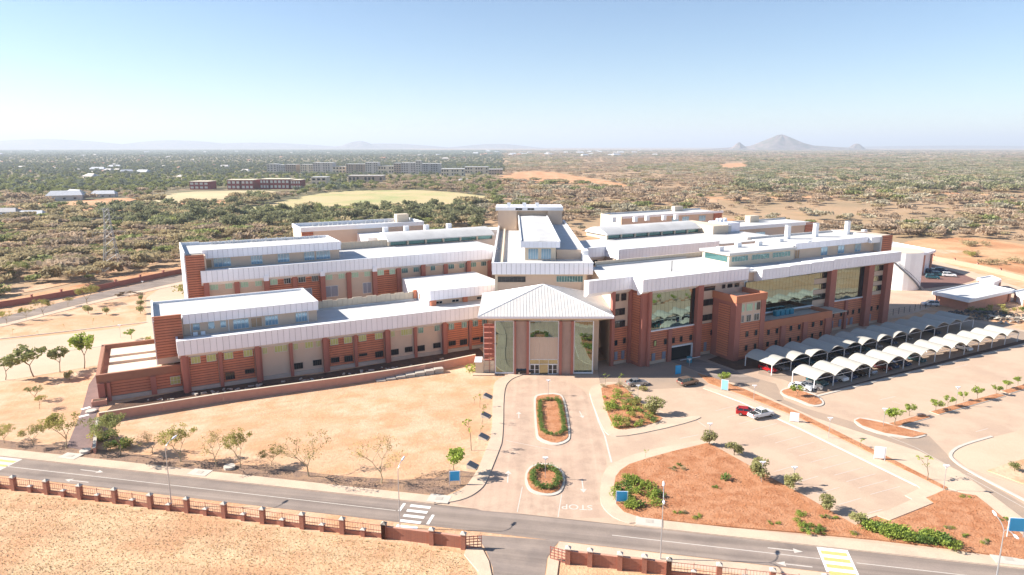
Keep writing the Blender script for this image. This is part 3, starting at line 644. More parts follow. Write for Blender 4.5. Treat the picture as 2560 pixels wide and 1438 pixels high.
# rear block
C = Wing('hospital_wing', 'rearmost left block, long beige wall with one red board patch at its left corner', 'building', 43.4, 229, group='wings of the white-roofed complex')
C.box('wall', BEIGE, 43.6, 86, 229, 243.5, 0, 22.6)
C.box('roof', ROOF, 43.7, 86, 229.1, 243.4, 22.6, 22.8)
for (u0, u1, v0, v1) in ((43.4, 86.2, 228.8, 229.2), (43.4, 43.8, 229.2, 243.7), (43.8, 86.2, 243.3, 243.7), (85.8, 86.2, 229.2, 243.3)): C.box('parapet', WHITE, u0, u1, v0, v1, 22.5, 23.9)
C.boards(43.7, 47.4, 229, 15, 22.4, 0.6)
C.box('stair_head', BEIGE2, 80, 84.5, 240, 243.2, 22.8, 25.6)
for k in range(18):
    uu = 50 + k * 1.7 + random.uniform(0, .6); C.box('roof_pipe', STEEL, uu, uu + .2 + .6 * random.random(), 241.8, 242.4, 22.8, 23.2 + .5 * random.random())
C.box('low_link', WHITE, 62, 72, 216, 229, 0, 21.0)

# ---------------------------------------------------------------- RIGHT WING, FRONT (the tall one)
D = Wing('hospital_wing', 'tall five-storey wing at the right with mirror-glass walls and a stepped white metal fascia', 'building', 98.7, 119.8, group='wings of the white-roofed complex')
V2 = 119.8
D.box('wall', BEIGE, 98.5, 186.2, V2, 142, 0, 19.4)
b = MB(); b.prism([(91.2, 123.6), (98.4, 123.6), (98.4, 137.4)], 0, 19.3); D.mb('wall', b, BEIGE)
D.box('roof', ROOF, 97, 186.4, 118.9, 142.2, 19.4, 19.75)
b = MB(); b.prism([(88.6, 122.6), (96.9, 122.6), (96.9, 138.2)], 19.4, 19.7); D.mb('roof', b, ROOF)
D.fascia(84.2, 96.2, 122.3, 123.5, 18.0, 20.8, 1.22)
D.fascia(96.2, 128.9, 118.4, V2, 17.9, 20.7, 1.22)
D.box('return_panel', WHITE, 96.1, 96.4, 118.5, 122.4, 17.9, 20.7)
D.fascia(132.4, 142.0, 117.3, V2, 17.6, 20.2, 1.22)
D.fascia(142.0, 150.0, 117.25, V2, 17.7, 20.35, 1.22)
D.fascia(150.0, 158.5, 117.2, V2, 17.8, 20.5, 1.22)
D.fascia(158.5, 187.2, 117.15, V2, 18.0, 20.7, 1.22)
D.box('return_panel', WHITE, 132.2, 132.5, 117.2, 121.0, 17.6, 20.2)
D.fascia(128.9, 132.2, 120.2, 121.0, 17.6, 20.1, 1.1, soffit=.1)
D.box('roof_parapet', ROOF, 100, 130, 141.9, 142.2, 19.75, 20.2)
# stair pillar and left part
D.column(96.9, 98.8, 119.2, 123.6, 0, 17.9, name='stair_pillar')
D.boards_end(96.88, 120.0, 122.6, 0.8, 17.2, 0.58)
D.column(96.2, 97.0, 122.7, 123.8, 0, 18.0)
D.column(91.2, 92.0, 122.8, 123.6, 0, 17.8)
D.boards(92.0, 96.1, 123.6, 0.8, 9.0, 0.56)
for (w0, w1) in ((92.2, 93.5), (94.1, 95.5)): D.window(w0, w1, 123.5, 15.2, 16.9, BLACKGL, 1, 0.03, DKFRAME)
D.window(92.1, 95.3, 123.6, 11.8, 13.4, BLACKGL, 2, 0.03, DKFRAME); D.window(92.1, 95.3, 123.6, 8.95, 10.5, BLACKGL, 2, 0.24, DKFRAME)
D.slit(92.9, 123.6, 4.7); D.slit(95.3, 123.6, 4.9)
for uu in (92.6, 94.6): D.box('vent_grille', GREYGL, uu, uu + .8, 123.28, 123.6, 1.2, 3.2)
# first glass wall
D.curtain(99.0, 113.2, V2, 8.3, 17.3, 1.17, 3, 0.9)
D.boards(99.0, 105.0, V2, 0.8, 8.0); D.boards(106.2, 113.0, V2, 3.75, 8.0)
D.column(105.0, 106.1, V2 - 0.6, V2, 0, 7.9); D.column(113.0, 114.7, V2 - 1.2, V2, 0, 17.9); D.column(98.4, 99.1, V2 - 1.25, V2 - .65, 0, 17.7)
for uu in (101.3, 104.4, 106.8, 109.2, 112.2): D.slit(uu, V2, 4.4, glass=BLACKGL if uu != 101.3 else GREENGL)
for uu in (101.0, 104.1): D.box('vent_grille', GREYGL, uu - .5, uu + .5, V2 - .3, V2, .9, 2.7)
# garage mouth
D.box('garage_opening', BLACKGL, 106.3, 112.8, V2 - .05, V2, 0.05, 3.3)
D.box('garage_door_frame', WHITE, 106.2, 112.9, V2 - .35, V2 - .06, 3.3, 3.6); D.box('garage_door_frame', WHITE, 112.6, 112.9, V2 - .35, V2 - .06, 0, 3.3)
D.box('barrier_booth', mat('booth_blue', (0.05, 0.25, 0.34), .5), 108.9, 109.7, 116.0, 117.0, 0.05, 1.5)
D.box('barrier_arm', WHITE, 106.4, 108.9, 116.4, 116.5, 1.0, 1.1); D.box('barrier_arm', WHITE, 109.7, 112.6, 116.4, 116.5, 1.0, 1.1)
# window column between the glass wall and the brown box
D.boards(114.8, 119.6, V2, 0.8, 7.9)
D.window(114.9, 119.3, V2, 16.0, 17.6, BLACKGL, 2, .03, DKFRAME); D.window(114.9, 119.0, V2, 12.3, 13.9, BLACKGL, 2, .03, DKFRAME); D.window(114.9, 118.9, V2, 8.6, 10.1, BLACKGL, 2, .03, DKFRAME)
D.slit(118.9, V2, 4.8); D.box('vent_grille', GREYGL, 116.6, 117.4, V2 - .3, V2, 1.0, 3.2)
for (w0, w1, zz) in ((121.6, 122.6, 15.2), (123.4, 125.0, 15.5), (125.8, 127.3, 15.7)): D.window(w0, w1, V2, 16.05, 17.5, BLACKGL, 0, .03, DKFRAME)
D.box('roof_door', WHITE, 129.0, 130.0, V2 - .1, V2, 15.4, 17.5)
# the projecting brown box
D.box('box_wall', REDDK, 118.9, 128.4, 112.4, V2 - .01, 0, 14.4)
D.box('box_roof', BEIGE, 119.2, 128.2, 112.4, V2 - .01, 14.4, 14.7)
for (u0, u1, v0, v1) in ((118.6, 128.7, 112.0, 112.5), (118.6, 119.1, 112.5, V2), (128.2, 128.7, 112.5, V2 - .3)): D.box('box_parapet', RUST, u0, u1, v0, v1, 14.2, 15.9)
D.column(118.8, 120.5, 112.1, 112.5, 0, 14.2); D.column(127.0, 128.5, 112.1, 112.5, 0, 14.2)
D.box('box_panel', BEIGE, 120.5, 127.0, 112.3, 112.45, 9.2, 14.2)
D.boards(120.5, 127.0, 112.4, 0.8, 9.2, 0.57); D.boards_end(118.88, 114.0, 117.6, 0.8, 13.4, 0.58)
for (w0, w1) in ((120.7, 121.6), (122.2, 124.2), (124.9, 125.5)): D.window(w0, w1, 112.3, 11.9, 13.7, MINTGL, 0, .02)
D.window(125.6, 126.7, 112.3, 11.9, 13.7, BLACKGL, 0, .02, DKFRAME)
for (w0, w1) in ((120.8, 121.6), (122.4, 123.9), (124.9, 126.6)): D.window(w0, w1, 112.3, 9.3, 11.0, BLACKGL, 1, .02)
for uu in (122.9, 125.9):
    for zz in (5.6, 2.2): D.slit(uu, 112.4, zz)
# main right stretch
D.curtain(129.0, 154.0, V2 - 0.6, 8.6, 17.0, 1.2, 3)
for k, z in enumerate((9.6, 12.4, 15.4)):
    D.window(154.4, 159.4, V2 - .2, z, z + 1.6, GLASS, 1, 0.02, DKFRAME); D.window(157.6, 159.4, V2 - .25, z, z + 1.6, BLACKGL, 0, .02, DKFRAME)
    D.window(178.0, 183.4, V2 - .2, z, z + 1.6, GLASS, 1, 0.02, DKFRAME); D.window(181.4, 183.3, V2 - .25, z, z + 1.6, BLACKGL, 0, .02, DKFRAME)
D.box('wall_panel', BEIGE, 154.0, 159.8, V2 - .19, V2, 8.5, 17.5); D.box('wall_panel', BEIGE, 177.6, 184.0, V2 - .19, V2, 8.5, 17.5)
for c0, c1, zb in ((159.6, 161.9, 0), (175.4, 177.7, 0), (183.6, 186.1, 0)): D.column(c0, c1, 118.3, V2, zb, 18.0)
D.curtain(162.0, 175.3, V2, 8.6, 17.4, 1.2, 3, 1.3)
D.boards(162.0, 168.0, V2, 0.8, 8.3); D.boards(169.0, 175.4, V2, 0.8, 8.3); D.column(168.0, 169.0, V2 - .6, V2, 0, 8.3); D.boards(177.7, 183.6, V2, .8, 8.5)
for uu in (163.6, 167.0, 169.6, 172.0, 174.6, 180.0, 182.8): D.slit(uu, V2, 3.9)
for uu in (163.4, 166.8, 169.4, 171.6, 179.6): D.box('vent_grille', GREYGL, uu - .5, uu + .5, V2 - .3, V2, .9, 2.9)
# terrace podium
D.box('podium', BRICK, 128.7, 154, 113.0, V2 - .62, 0, 7.4); D.box('terrace_floor', CONC, 128.7, 160, 112.9, V2 - .62, 7.4, 7.6)
D.box('podium_band', RUST, 128.7, 153.4, 112.4, 112.9, 6.7, 8.5); D.box('podium_band', RUST, 152.9, 153.4, 112.9, 118.5, 6.7, 8.5)
for u0, u1 in ((134.9, 136.5), (142.9, 144.5), (151.2, 153.3)): D.column(u0, u1, 112.4, 113.0, 0, 6.7)
for u0, u1 in ((128.7, 134.9), (136.5, 142.9), (144.5, 151.2)):
    D.boards(u0, u1, 113.0, 0.8, 6.7)
    for f in (0.35, 0.82):
        for zz in (4.9, 1.9): D.slit(u0 + (u1 - u0) * f, 113.0, zz)
D.boards(153.4, 159.6, V2 - .2, 0.8, 7.6)
for k in range(4): D.box('roof_tank', mat('cyan_glass', (.05, .28, .38), .2), 138.4 + k * 1.7, 139.7 + k * 1.7, 117.2, 118.3, 7.6, 9.0)
# penthouses
D.box('glass_room', BEIGE2, 130.0, 153.9, 126.2, 135.8, 19.75, 22.7)
D.box('glass_room_roof', ROOF, 129.4, 154.2, 125.6, 136.4, 22.7, 23.3)
for (w0, w1) in ((130.8, 136.6), (138.0, 144.4), (145.6, 152.4)): D.window(w0, w1, 126.2, 20.9, 22.3, TEALGL, 5, .03)
b = MB(); b.box(-.02, 0.06, 0.6, 8.6, 0, 1.4); e = b.build('end_window', TEALGL, D.e, (129.95 - 98.7, 126.2 - 119.8, 20.9))
D.box('penthouse_wall', BEIGE, 154.3, 189.5, 126.9, 140.5, 19.6, 23.2)
D.box('penthouse_roof', ROOF, 153.5, 189.4, 126.2, 141.6, 23.4, 23.65)
D.fascia(154.1, 184.6, 126.0, 126.9, 22.5, 24.1, 1.4, soffit=.1)
D.box('parapet', ROOF, 152.2, 189.4, 141.3, 141.7, 23.4, 24.2); D.box('parapet', WHITE, 184.8, 189.5, 125.0, 126.0, 22.4, 24.1)
D.box('end_wall', ROOF, 188.9, 189.5, 124.8, 141.7, 19.6, 24.3)
D.box('board_tower', BEIGE, 189.6, 194.6, 125.1, 142.0, 0, 24.2)
D.boards(189.55, 194.5, 125.1, 17.0, 24.3, .6)
for w0, w1 in ((165.6, 168.4), (172.8, 175.6), (180.2, 183.0)): D.window(w0, w1, 126.9, 19.9, 22.3, BLUEGL, 1, .03)
D.window(155.0, 157.0, 126.9, 19.8, 22.2, mat('timber_door', (0.4, 0.26, 0.16)), 1, .03)
for (px, py) in ((1968, 597), (2038, 592), (2117, 586)):
    x, y = g(px, py, 23.65); u, v = xy2uv(x, y)
    D.box('chimney', WHITE, u - .7, u + .7, v - .5, v + .5, 23.6, 27.6); D.box('chimney_cap', STEEL, u - .8, u + .8, v - .6, v + .6, 27.6, 27.75)
for (px, py) in ((1897, 614), (1845, 618), (1950, 607), (2160, 584), (2020, 612), (1800, 628)):
    x, y = g(px, py, 23.3); u, v = xy2uv(x, y); D.box('roof_vent', WHITE, u - .8, u + .8, v - .5, v + .5, 23.2, 24.5)
x, y = g(1679, 679, 19.75); u, v = xy2uv(x, y); D.box('aerial', DKFRAME, u, u + .12, v, v + .12, 19.7, 22.4)
# plain screen wall at the rear
for i in range(26): D.box('screen_panel', BEIGE2, 100 + i * 1.5, 101.45 + i * 1.5, 142.5, 142.75, 18.6, 21.0)

# ---------------------------------------------------------------- RIGHT WING, MIDDLE
Ew = Wing('hospital_wing', 'middle right wing with a curved white roof over a ribbon of windows', 'building', 120, 158.5, group='wings of the white-roofed complex')
Ew.box('wall', BEIGE, 119.6, 178, 158.9, 184, 0, 19.2); Ew.box('wall', BEIGE, 104, 119.5, 165.6, 184, 0, 19.1)
Ew.box('roof', ROOF, 119.0, 190, 158.4, 186, 19.2, 19.7); Ew.box('roof', ROOF, 104, 119.0, 164.8, 186, 19.2, 19.65)
Ew.fascia(119.2, 158.0, 157.9, 158.9, 17.9, 20.7, 1.22); Ew.fascia(109.5, 119.1, 164.6, 165.6, 17.9, 20.7, 1.22)
Ew.box('return_panel', WHITE, 119.0, 119.3, 158.0, 165, 17.9, 20.7)
Ew.column(119.3, 121.5, 158.2, 158.9, 0, 17.4, RED); Ew.boards(146, 157.5, 158.9, 14.0, 17.2)
for uu in (112.6, 115.3): Ew.window(uu, uu + 1.6, 165.6, 15.2, 16.9, BLACKGL, 1, .03, DKFRAME)
for uu in (124.5, 131, 137, 146.8, 149.6, 154.6): Ew.window(uu, uu + 1.8, 158.9, 15.9, 17.0, BLACKGL, 1, .25, DKFRAME)
for uu in (128, 142.5): Ew.box('rainwater_box', PANEL, uu, uu + 1.8, 157.2, 158.8, 16.4, 17.8)
curved_hall(Ew, 133.5, 174.0, 184.2, 19.7, 12.0, 7)
Ew.box('stair_block', BEIGE2, 174.2, 181.5, 177.5, 196, 19.6, 22.6); Ew.box('stair_block', PANEL, 184.0, 190.2, 180.5, 190, 15.0, 22.8); Ew.box('stair_block', ROOF, 181.6, 184.0, 178.5, 191, 15.0, 22.3)
for k in range(3): Ew.box('roof_vent', WHITE, 184.6 + k * 1.8, 185.6 + k * 1.8, 186, 187, 22.8, 24.0)
for k, (px, py) in enumerate(((1534, 549), (1588, 548), (1618, 545), (1660, 544), (1690, 542))):
    x, y = g(px, py, 23.5); u, v = xy2uv(x, y); Ew.box('roof_vent', WHITE, u - .8, u + .8, v - .5, v + .5, 22.5, 24.4)
Ew.column(184.0, 190.0, 158.9, 176.0, 0, 18.0, ROOF, 'rear_block')
Ew.box('connecting_block', BEIGE, 190.3, 236.5, 184.6, 200, 0, 19.6); Ew.box('connecting_roof', ROOF, 190.3, 236.8, 184.3, 200.3, 19.6, 20.0)
Ew.box('parapet', WHITE, 190.2, 230.0, 184.1, 184.6, 19.4, 20.7); Ew.box('parapet', ROOF, 190.2, 236.8, 199.9, 200.3, 20.0, 20.6)
Ew.boards(230.1, 236.4, 184.5, 10, 20.4, .6); Ew.box('stair_head', BEIGE2, 213, 218, 197, 199.8, 20.0, 22.6); Ew.box('lower_fascia', PANEL, 191, 212, 183.4, 184.5, 13.6, 16.2)
Ew.window(203, 208, 184.5, 16.4, 18.0, BLUEGL, 2, .03)
# rear right block
Fw = Wing('hospital_wing', 'rearmost right block with a white parapet roof and a red board end wall', 'building', 178, 235, group='wings of the white-roofed complex')
Fw.box('wall', BEIGE, 178.2, 230.6, 235.5, 250, 0, 19.8); Fw.box('roof', ROOF, 178.0, 236, 235.2, 250.3, 19.8, 20.1)
Fw.box('end_wall', BEIGE2, 177.8, 178.2, 235, 250.4, 0, 20.7); Fw.box('parapet', WHITE, 178.2, 236.4, 234.9, 235.4, 19.7, 20.7); Fw.box('parapet', ROOF, 178.2, 236.2, 249.9, 250.3, 20.1, 20.8)
Fw.box('board_tower', BEIGE, 230.7, 236.2, 235.5, 250, 0, 19.8); Fw.boards(230.8, 236.0, 235.4, 8, 20.5, .6)
Fw.box('stair_head', BEIGE2, 218, 223, 247.5, 249.8, 20.1, 22.4)
for w in (206, 212, 222): Fw.window(w, w + 4, 235.5, 16.5, 19.0, BLUEGL, 2, .03)

# ---------------------------------------------------------------- SPINE AND ENTRANCE PORTAL
P_ = Wing('entrance_pavilion', 'entrance pavilion with a hipped pale metal roof and three tall mirror-glass bays', 'building', 7.4, 146.0, True)
PX0, PX1, PY = -3.8, 18.4, 145.9
P_.box('wall', BEIGE, PX0 + .1, PX1 - .1, PY + .3, 167.5, 0, 12.8)
b = MB(); ex0, ex1, ey0, ey1, ez = -7.5, 22.3, 144.6, 168.0, 13.6; ap = (7.35, 156.3, 18.4)
cs = [(ex0, ey0, ez), (ex1, ey0, ez), (ex1, ey1, ez), (ex0, ey1, ez)]
for i in range(4): b.poly([cs[i], cs[(i + 1) % 4], ap])
P_.mb('hipped_roof', b, mat('pale_roof_metal', (0.58, 0.55, 0.52), 0.6, 0.0, var=0.05))
b = MB()                                        # standing seams on all four slopes
def seam(p, q):
    d = (Vector(q) - Vector(p)); n = Vector((0, 0, 1)); sdx = d.cross(n).normalized() * 0.03
    P0, P1 = Vector(p), Vector(q); b.add([P0 - sdx, P0 + sdx, P1 + sdx, P1 - sdx, P0 - sdx + n * .05, P0 + sdx + n * .05, P1 + sdx + n * .05, P1 - sdx + n * .05], [(4, 5, 6, 7), (0, 4, 7, 3), (1, 2, 6, 5), (0, 1, 5, 4)])
N_ = 42
for k in range(1, N_):
    x = ex0 + (ex1 - ex0) * k / N_; t = (x - ex0) / (ap[0] - ex0) if x < ap[0] else (ex1 - x) / (ex1 - ap[0])
    for (ye) in (ey0, ey1): seam((x, ye, ez), (x, ye + (ap[1] - ye) * t, ez + (ap[2] - ez) * t))
N_ = 32
for k in range(1, N_):
    y = ey0 + (ey1 - ey0) * k / N_; t = (y - ey0) / (ap[1] - ey0) if y < ap[1] else (ey1 - y) / (ey1 - ap[1])
    for xe in (ex0, ex1): seam((xe, y, ez), (xe + (ap[0] - xe) * t, y, ez + (ap[2] - ez) * t))
o = P_.mb('standing_seams', b, mat('seam_metal', (0.58, 0.56, 0.54), 0.5, 0.1)); o['kind'] = 'stuff'
b = MB()
for i in range(4): b.tube([cs[i], ap], .13, 5)
P_.mb('hip_flashing', b, WHITE)
b = MB()                                        # gutter and sloping soffit
for i in range(4):
    a0, a1 = cs[i], cs[(i + 1) % 4]; inn = [(PX0 + .5, PY + .4), (PX1 - .5, PY + .4), (PX1 - .5, 167), (PX0 + .5, 167)]
    i0, i1 = inn[i], inn[(i + 1) % 4]
    b.poly([(a0[0], a0[1], ez + .02), (a1[0], a1[1], ez + .02), (a1[0], a1[1], ez - .45), (a0[0], a0[1], ez - .45)][::-1], 0)
    b.poly([(a0[0], a0[1], ez - .45), (a1[0], a1[1], ez - .45), (i1[0], i1[1], 12.2), (i0[0], i0[1], 12.2)][::-1], 1)
P_.mb('gutter_and_soffit', b, [PANEL, BEIGE2])
pxs = lambda px: (px / 3.125 + 1160 - 1280) * (PY / 1743.0) * 1.0
# bay edges measured across the front
def fx(px, py=700): r = ray(px, py); return r.x * PY / r.y
e_ = [fx(p) for p in (1238.5, 1283, 1290, 1317, 1326, 1397, 1407, 1430, 1439.5, 1485)]
PZ = 12.3
for (a_, b_, nn) in ((e_[0], e_[1], 4), (e_[4], e_[5], 6), (e_[8], e_[9], 4)):
    st = (b_ - a_) / nn
    P_.box('glass_bay_frame', WHITE, a_ - .1, b_ + .1, PY + .02, PY + .2, 0.3, PZ)
    for i in range(nn):
        for j in range(4):
            zz0, zz1 = 0.5 + j * (PZ - .6) / 4, 0.5 + (j + 1) * (PZ - .6) / 4
            if nn == 6 and j == 0: continue
            if nn == 6 and j == 1: P_.box('lower_panel', BEIGE, a_ + i * st + .01, a_ + (i + 1) * st - .01, PY - .03, PY + .01, zz0, zz1 + 2.2); continue
            if nn == 6 and j == 2: zz0 += 2.25
            o = P_.box('glass_panel', GLASS, a_ + i * st + .012, a_ + (i + 1) * st - .012, PY - .03, PY + .01, zz0 + .012, zz1 - .012)
            o.rotation_euler = (R(random.uniform(-.15, .15)), 0, R(random.uniform(-.15, .15)))
    P_.box('jamb', WHITE, a_ - .22, a_ - .02, PY - .12, PY + .1, 0.1, PZ); P_.box('jamb', WHITE, b_ + .02, b_ + .22, PY - .12, PY + .1, 0.1, PZ)
    if nn != 6: P_.box('sill', WHITE, a_ - .22, b_ + .22, PY - .2, PY + .1, 0.2, 0.5)
for (a_, b_) in ((e_[2], e_[3]), (e_[6], e_[7])):
    P_.box('pier_panel', mat('pink_plaster', (0.40, 0.27, 0.22), .85), a_, b_, PY - .25, PY + .3, 0, PZ)
for (a_, b_) in ((e_[1] + .25, e_[2]), (e_[3], e_[4] - .25), (e_[5] + .25, e_[6]), (e_[7], e_[8] - .25)): P_.box('column', REDDK, a_, b_, PY - .6, PY + .3, 0, PZ)
# glazed screen and the two double doors
a_, b_ = e_[4], e_[5]
P_.box('entrance_glazing', mat('olive_glass', (.34, .33, .22), .06, .9), a_, b_, PY - .02, PY + .01, 0.05, 3.45)
for (w0, w1) in ((a_ + .05, a_ + 2.1), (b_ - 2.15, b_ - .1)):
    for q in range(2):
        u0 = w0 + q * (w1 - w0) / 2; u1 = w0 + (q + 1) * (w1 - w0) / 2; key = ('door', round(u1 - u0, 2))
        if key not in CACHE:
            bb = MB(); W2 = u1 - u0; bb.box(0, .09, 0, .08, 0, 2.25); bb.box(W2 - .09, W2, 0, .08, 0, 2.25); bb.box(.09, W2 - .09, 0, .08, 2.14, 2.25); bb.box(.09, W2 - .09, 0, .08, 0, .12); bb.box(.09, W2 - .09, .01, .07, 1.0, 1.08); CACHE[key] = bb.mesh('door', WHITE)
        dd = link('door', CACHE[key], P_.e, (u0 - P_.u0, PY - .12 - P_.v0, .05)); cbox('pane', BLACKGL, dd, .08, u1 - u0 - .08, .03, .05, .1, 2.15)
P_.box('transom', WHITE, a_, b_, PY - .1, PY - .02, 2.32, 2.42); P_.box('transom', WHITE, a_, b_, PY - .1, PY - .02, 3.4, 3.5)
for q in (1, 2): P_.box('mullion', WHITE, a_ + (b_ - a_) * q / 3 - .03, a_ + (b_ - a_) * q / 3 + .03, PY - .1, PY - .02, 0.05 if q != 9 else 0, 3.4)
# lattice stair tower at the pavilion's left side
lx0, lx1 = fx(1207), fx(1236)
for k in range(9):
    zz = 0.6 + k * 1.25; P_.box('stair_flight', BEIGE if k < 2 else REDDK, lx0, lx1, PY + .4, PY + 1.2, zz, zz + .12)
for xx in (lx0, (lx0 + lx1) / 2, lx1 - .1): P_.box('stair_post', REDDK if xx > lx0 else FRAME, xx, xx + .12, PY + .3, PY + .45, 0, 11.4)
P_.box('stair_backing', REDDK, lx0 + .1, lx1, PY + 1.6, PY + 1.8, 3.4, 11.2); P_.box('stair_wall', BEIGE2, lx0, lx1, PY + .5, PY + 1.6, 0, 3.0)
P_.box('canopy', WHITE, fx(1184), fx(1203), PY - 1.0, PY + 3.0, 3.0, 3.15); P_.box('canopy_wall', BEIGE2, fx(1186), fx(1206), PY, PY + 2.6, 0, 2.9)
P_.box('step', WALK, fx(1180), fx(1237), PY - 1.2, PY + .3, 0, .25)
P_.box('side_wall', BEIGE, PX1 - .05, PX1 + 1.2, PY + 3, 160, 0, 12.6)

Sp = Wing('central_block', 'tall central block behind the entrance pavilion, white parapets round a raised rooflight', 'building', 7.4, 169, True)
SY = 169.3
Sp.box('wall', BEIGE, -4.0, 19.0, SY, 262, 0, 19.2)
Sp.box('roof', ROOF, -5.0, 20.3, 168.5, 262, 19.2, 19.7)
# front fascia panels
b = MB(); b.box(-5.0, 20.3, 168.1, 168.9, 18.6, 21.4); Sp.mb('fascia', b, SEAM)
n = 21; st = 25.3 / n
for i in range(n): Sp.box('fascia_panel', PANEL, -5.0 + i * st + .04, -5.0 + (i + 1) * st - .04, 168.02, 168.09, 18.62, 21.35)
Sp.box('coping', WHITE, -5.1, 20.4, 167.98, 169.0, 21.38, 21.5); Sp.box('soffit', BEIGE2, -5.0, 20.3, 168.1, 169.3, 18.45, 18.6)
Sp.box('parapet', WHITE, -5.1, -4.6, 169, 262, 19.2, 21.4); Sp.box('gutter_wall', BEIGE2, -3.4, -2.4, 169.3, 255, 19.7, 20.4)
Sp.box('parapet', WHITE, 19.8, 20.4, 169, 181, 19.2, 21.4); Sp.box('parapet', WHITE, 19.4, 20.1, 185, 262, 19.7, 22.3)
Sp.box('cross_wall', BEIGE, 12.2, 19.5, 185.0, 185.6, 19.7, 22.3); Sp.box('upper_roof', ROOF, 12.1, 19.4, 185.6, 262, 21.6, 21.9)
Sp.box('parapet', WHITE, 19.0, 20.5, 181.0, 185.2, 19.2, 22.6)
Sp.window(-3.6, 3.4, SY, 16.4, 17.8, BLACKGL, 6, .03, DKFRAME); Sp.window(11.2, 17.9, SY, 16.4, 18.0, TEALGL, 9, .03)
for xx in (-4.3, 17.9): Sp.box('pilaster', BEIGE2, xx, xx + .7, SY - .4, SY, 12, 18.5)
# raised rooflight
Sp.box('rooflight_wall', BEIGE2, 3.5, 11.9, 183.2, 262, 19.7, 23.2)
b = MB(); vs = [(2.3, 181.8, 23.3), (12.9, 181.8, 23.3), (12.9, 262, 23.3), (2.3, 262, 23.3), (2.3, 181.8, 24.9), (12.9, 181.8, 24.9), (12.9, 262, 24.9), (2.3, 262, 24.9), (7.4, 181.8, 25.15), (7.4, 262, 25.15)]
b.add(vs, [(0, 4, 7, 3), (1, 2, 6, 5), (0, 3, 2, 1), (4, 8, 9, 7), (8, 5, 6, 9), (0, 1, 5, 8, 4)]); Sp.mb('rooflight_roof', b, ROOF)
n = 9; st = 10.6 / n
for i in range(n): Sp.box('fascia_panel', PANEL, 2.3 + i * st + .02, 2.3 + (i + 1) * st - .02, 181.7, 181.79, 23.32, 24.9)
Sp.box('parapet', WHITE, 2.2, 2.6, 181.8, 262, 24.9, 25.3); Sp.box('parapet', WHITE, 12.6, 13.0, 181.8, 262, 24.9, 25.2); Sp.box('coping', WHITE, 2.2, 13.0, 181.66, 181.9, 24.9, 25.05)
for w in (4.4, 7.9): Sp.window(w, w + 2.7, 183.2, 19.95, 22.9, BLUEGL, 3, .02)
# plant tower at the back
Sp.box('plant_tower', BEIGE, -5.2, 1.7, 250.3, 262, 19.7, 27.0); Sp.box('plant_tower', BEIGE, 13.1, 18.4, 250.3, 262, 19.7, 27.0)
Sp.box('plant_tower_top', WHITE, -6.0, 18.7, 250.0, 262.5, 27.0, 28.2); Sp.box('plant_tower', BEIGE, 1.7, 13.1, 252, 262, 19.7, 27.0)
for xx in (1.2, 5.6): Sp.window(xx, xx + 2.6, 250.0, 27.1, 28.0, BLACKGL, 1, .02, WHITE)
for xx in (-1.8, 3.9, 8.6): Sp.box('roof_vent', WHITE, xx, xx + 1.3, 252, 253.5, 28.2, 29.6)
for yy in (250,): Sp.box('rear_link', ROOF, -16, -5.2, yy, yy + 8, 0, 20 if yy > 200 else 19.2)
# ================================================================ WALLS, FENCES, CARPORTS
# salmon garden wall round the front yard
gw = [g(241, 1134), g(250, 1056), g(560, 1005), g(840, 966), g(985, 944), g(1110, 922), g(1190, 905)]
t = empty('garden_wall', gw[1][0], gw[1][1], 0, 0, 'long salmon brick garden wall in front of the low left wing', 'wall')
for i in range(len(gw) - 1):
    a_, b_ = Vector(gw[i]), Vector(gw[i + 1]); L = (b_ - a_).length; an = math.atan2((b_ - a_).y, (b_ - a_).x)
    n = max(1, int(L / 9)) if i else 1
    for k in range(n):
        p = a_ + (b_ - a_) * k / n - Vector(gw[1]); l = L / n
        o = cbox('wall_section', BRICKW, t, 0, l - .02, -.18, .18, 0, 1.75 if i else 1.0); o.location = (p.x, p.y, 0); o.rotation_euler = (0, 0, an)
        o = cbox('coping', CONC if i == 0 else BEIGE2, t, 0, l, -.26, .26, 0, .08); o.location = (p.x, p.y, 1.75 if i else 1.0); o.rotation_euler = (0, 0, an)
x, y = g(228, 1030); t = empty('well_cover', x, y, 0, .2, 'round pale concrete lid on the purple paving by the end of the low wing', 'lid')
b = MB(); b.tube([(0, 0, 0), (0, 0, .35)], .95, 12); b.build('lid', KERB, t)
for (px, py, lb) in ((214, 1131, 'round pale concrete lid on the verge at the foot of the purple path'), (574, 1171, 'round pale concrete lid on the verge between two bare thorn trees')):
    x, y = g(px, py); t = empty('well_cover', x, y, 0.03, .2, lb, 'lid'); b = MB(); b.tube([(0, 0, 0), (0, 0, .4)], .9, 12); b.build('lid', KERB, t)
x, y = g(245, 1012); t = empty('brick_planter', x, y, 0, WA, 'small brick box at the outer corner of the low service block', 'planter')
cbox('box', BRICKW, t, -1, 1.6, -.9, .9, 0, 1.0); cbox('soil', DARKSOIL, t, -.8, 1.4, -.7, .7, 1.0, 1.03)
# rubble in the shaded yard
yard = empty('rubble_heap', *g(560, 985), 0.03, 0, 'scattered pale rubble and pipes on the dark yard behind the garden wall', 'rubble')
b = MB(); o0 = Vector(g(560, 985))
for k in range(60):
    px = random.uniform(340, 1120); ybase = 1008 - (px - 275) * 0.139 + random.uniform(6, 17)
    p = Vector(g(px, ybase)) - o0; s_ = random.uniform(.15, .7); b.box(p.x - s_, p.x + s_, p.y - s_ * .4, p.y + s_ * .4, 0, random.uniform(.1, .35), 0, (p.x, p.y, random.uniform(0, 3)))
o = b.build('rubble', CONC, yard); o['kind'] = 'stuff'

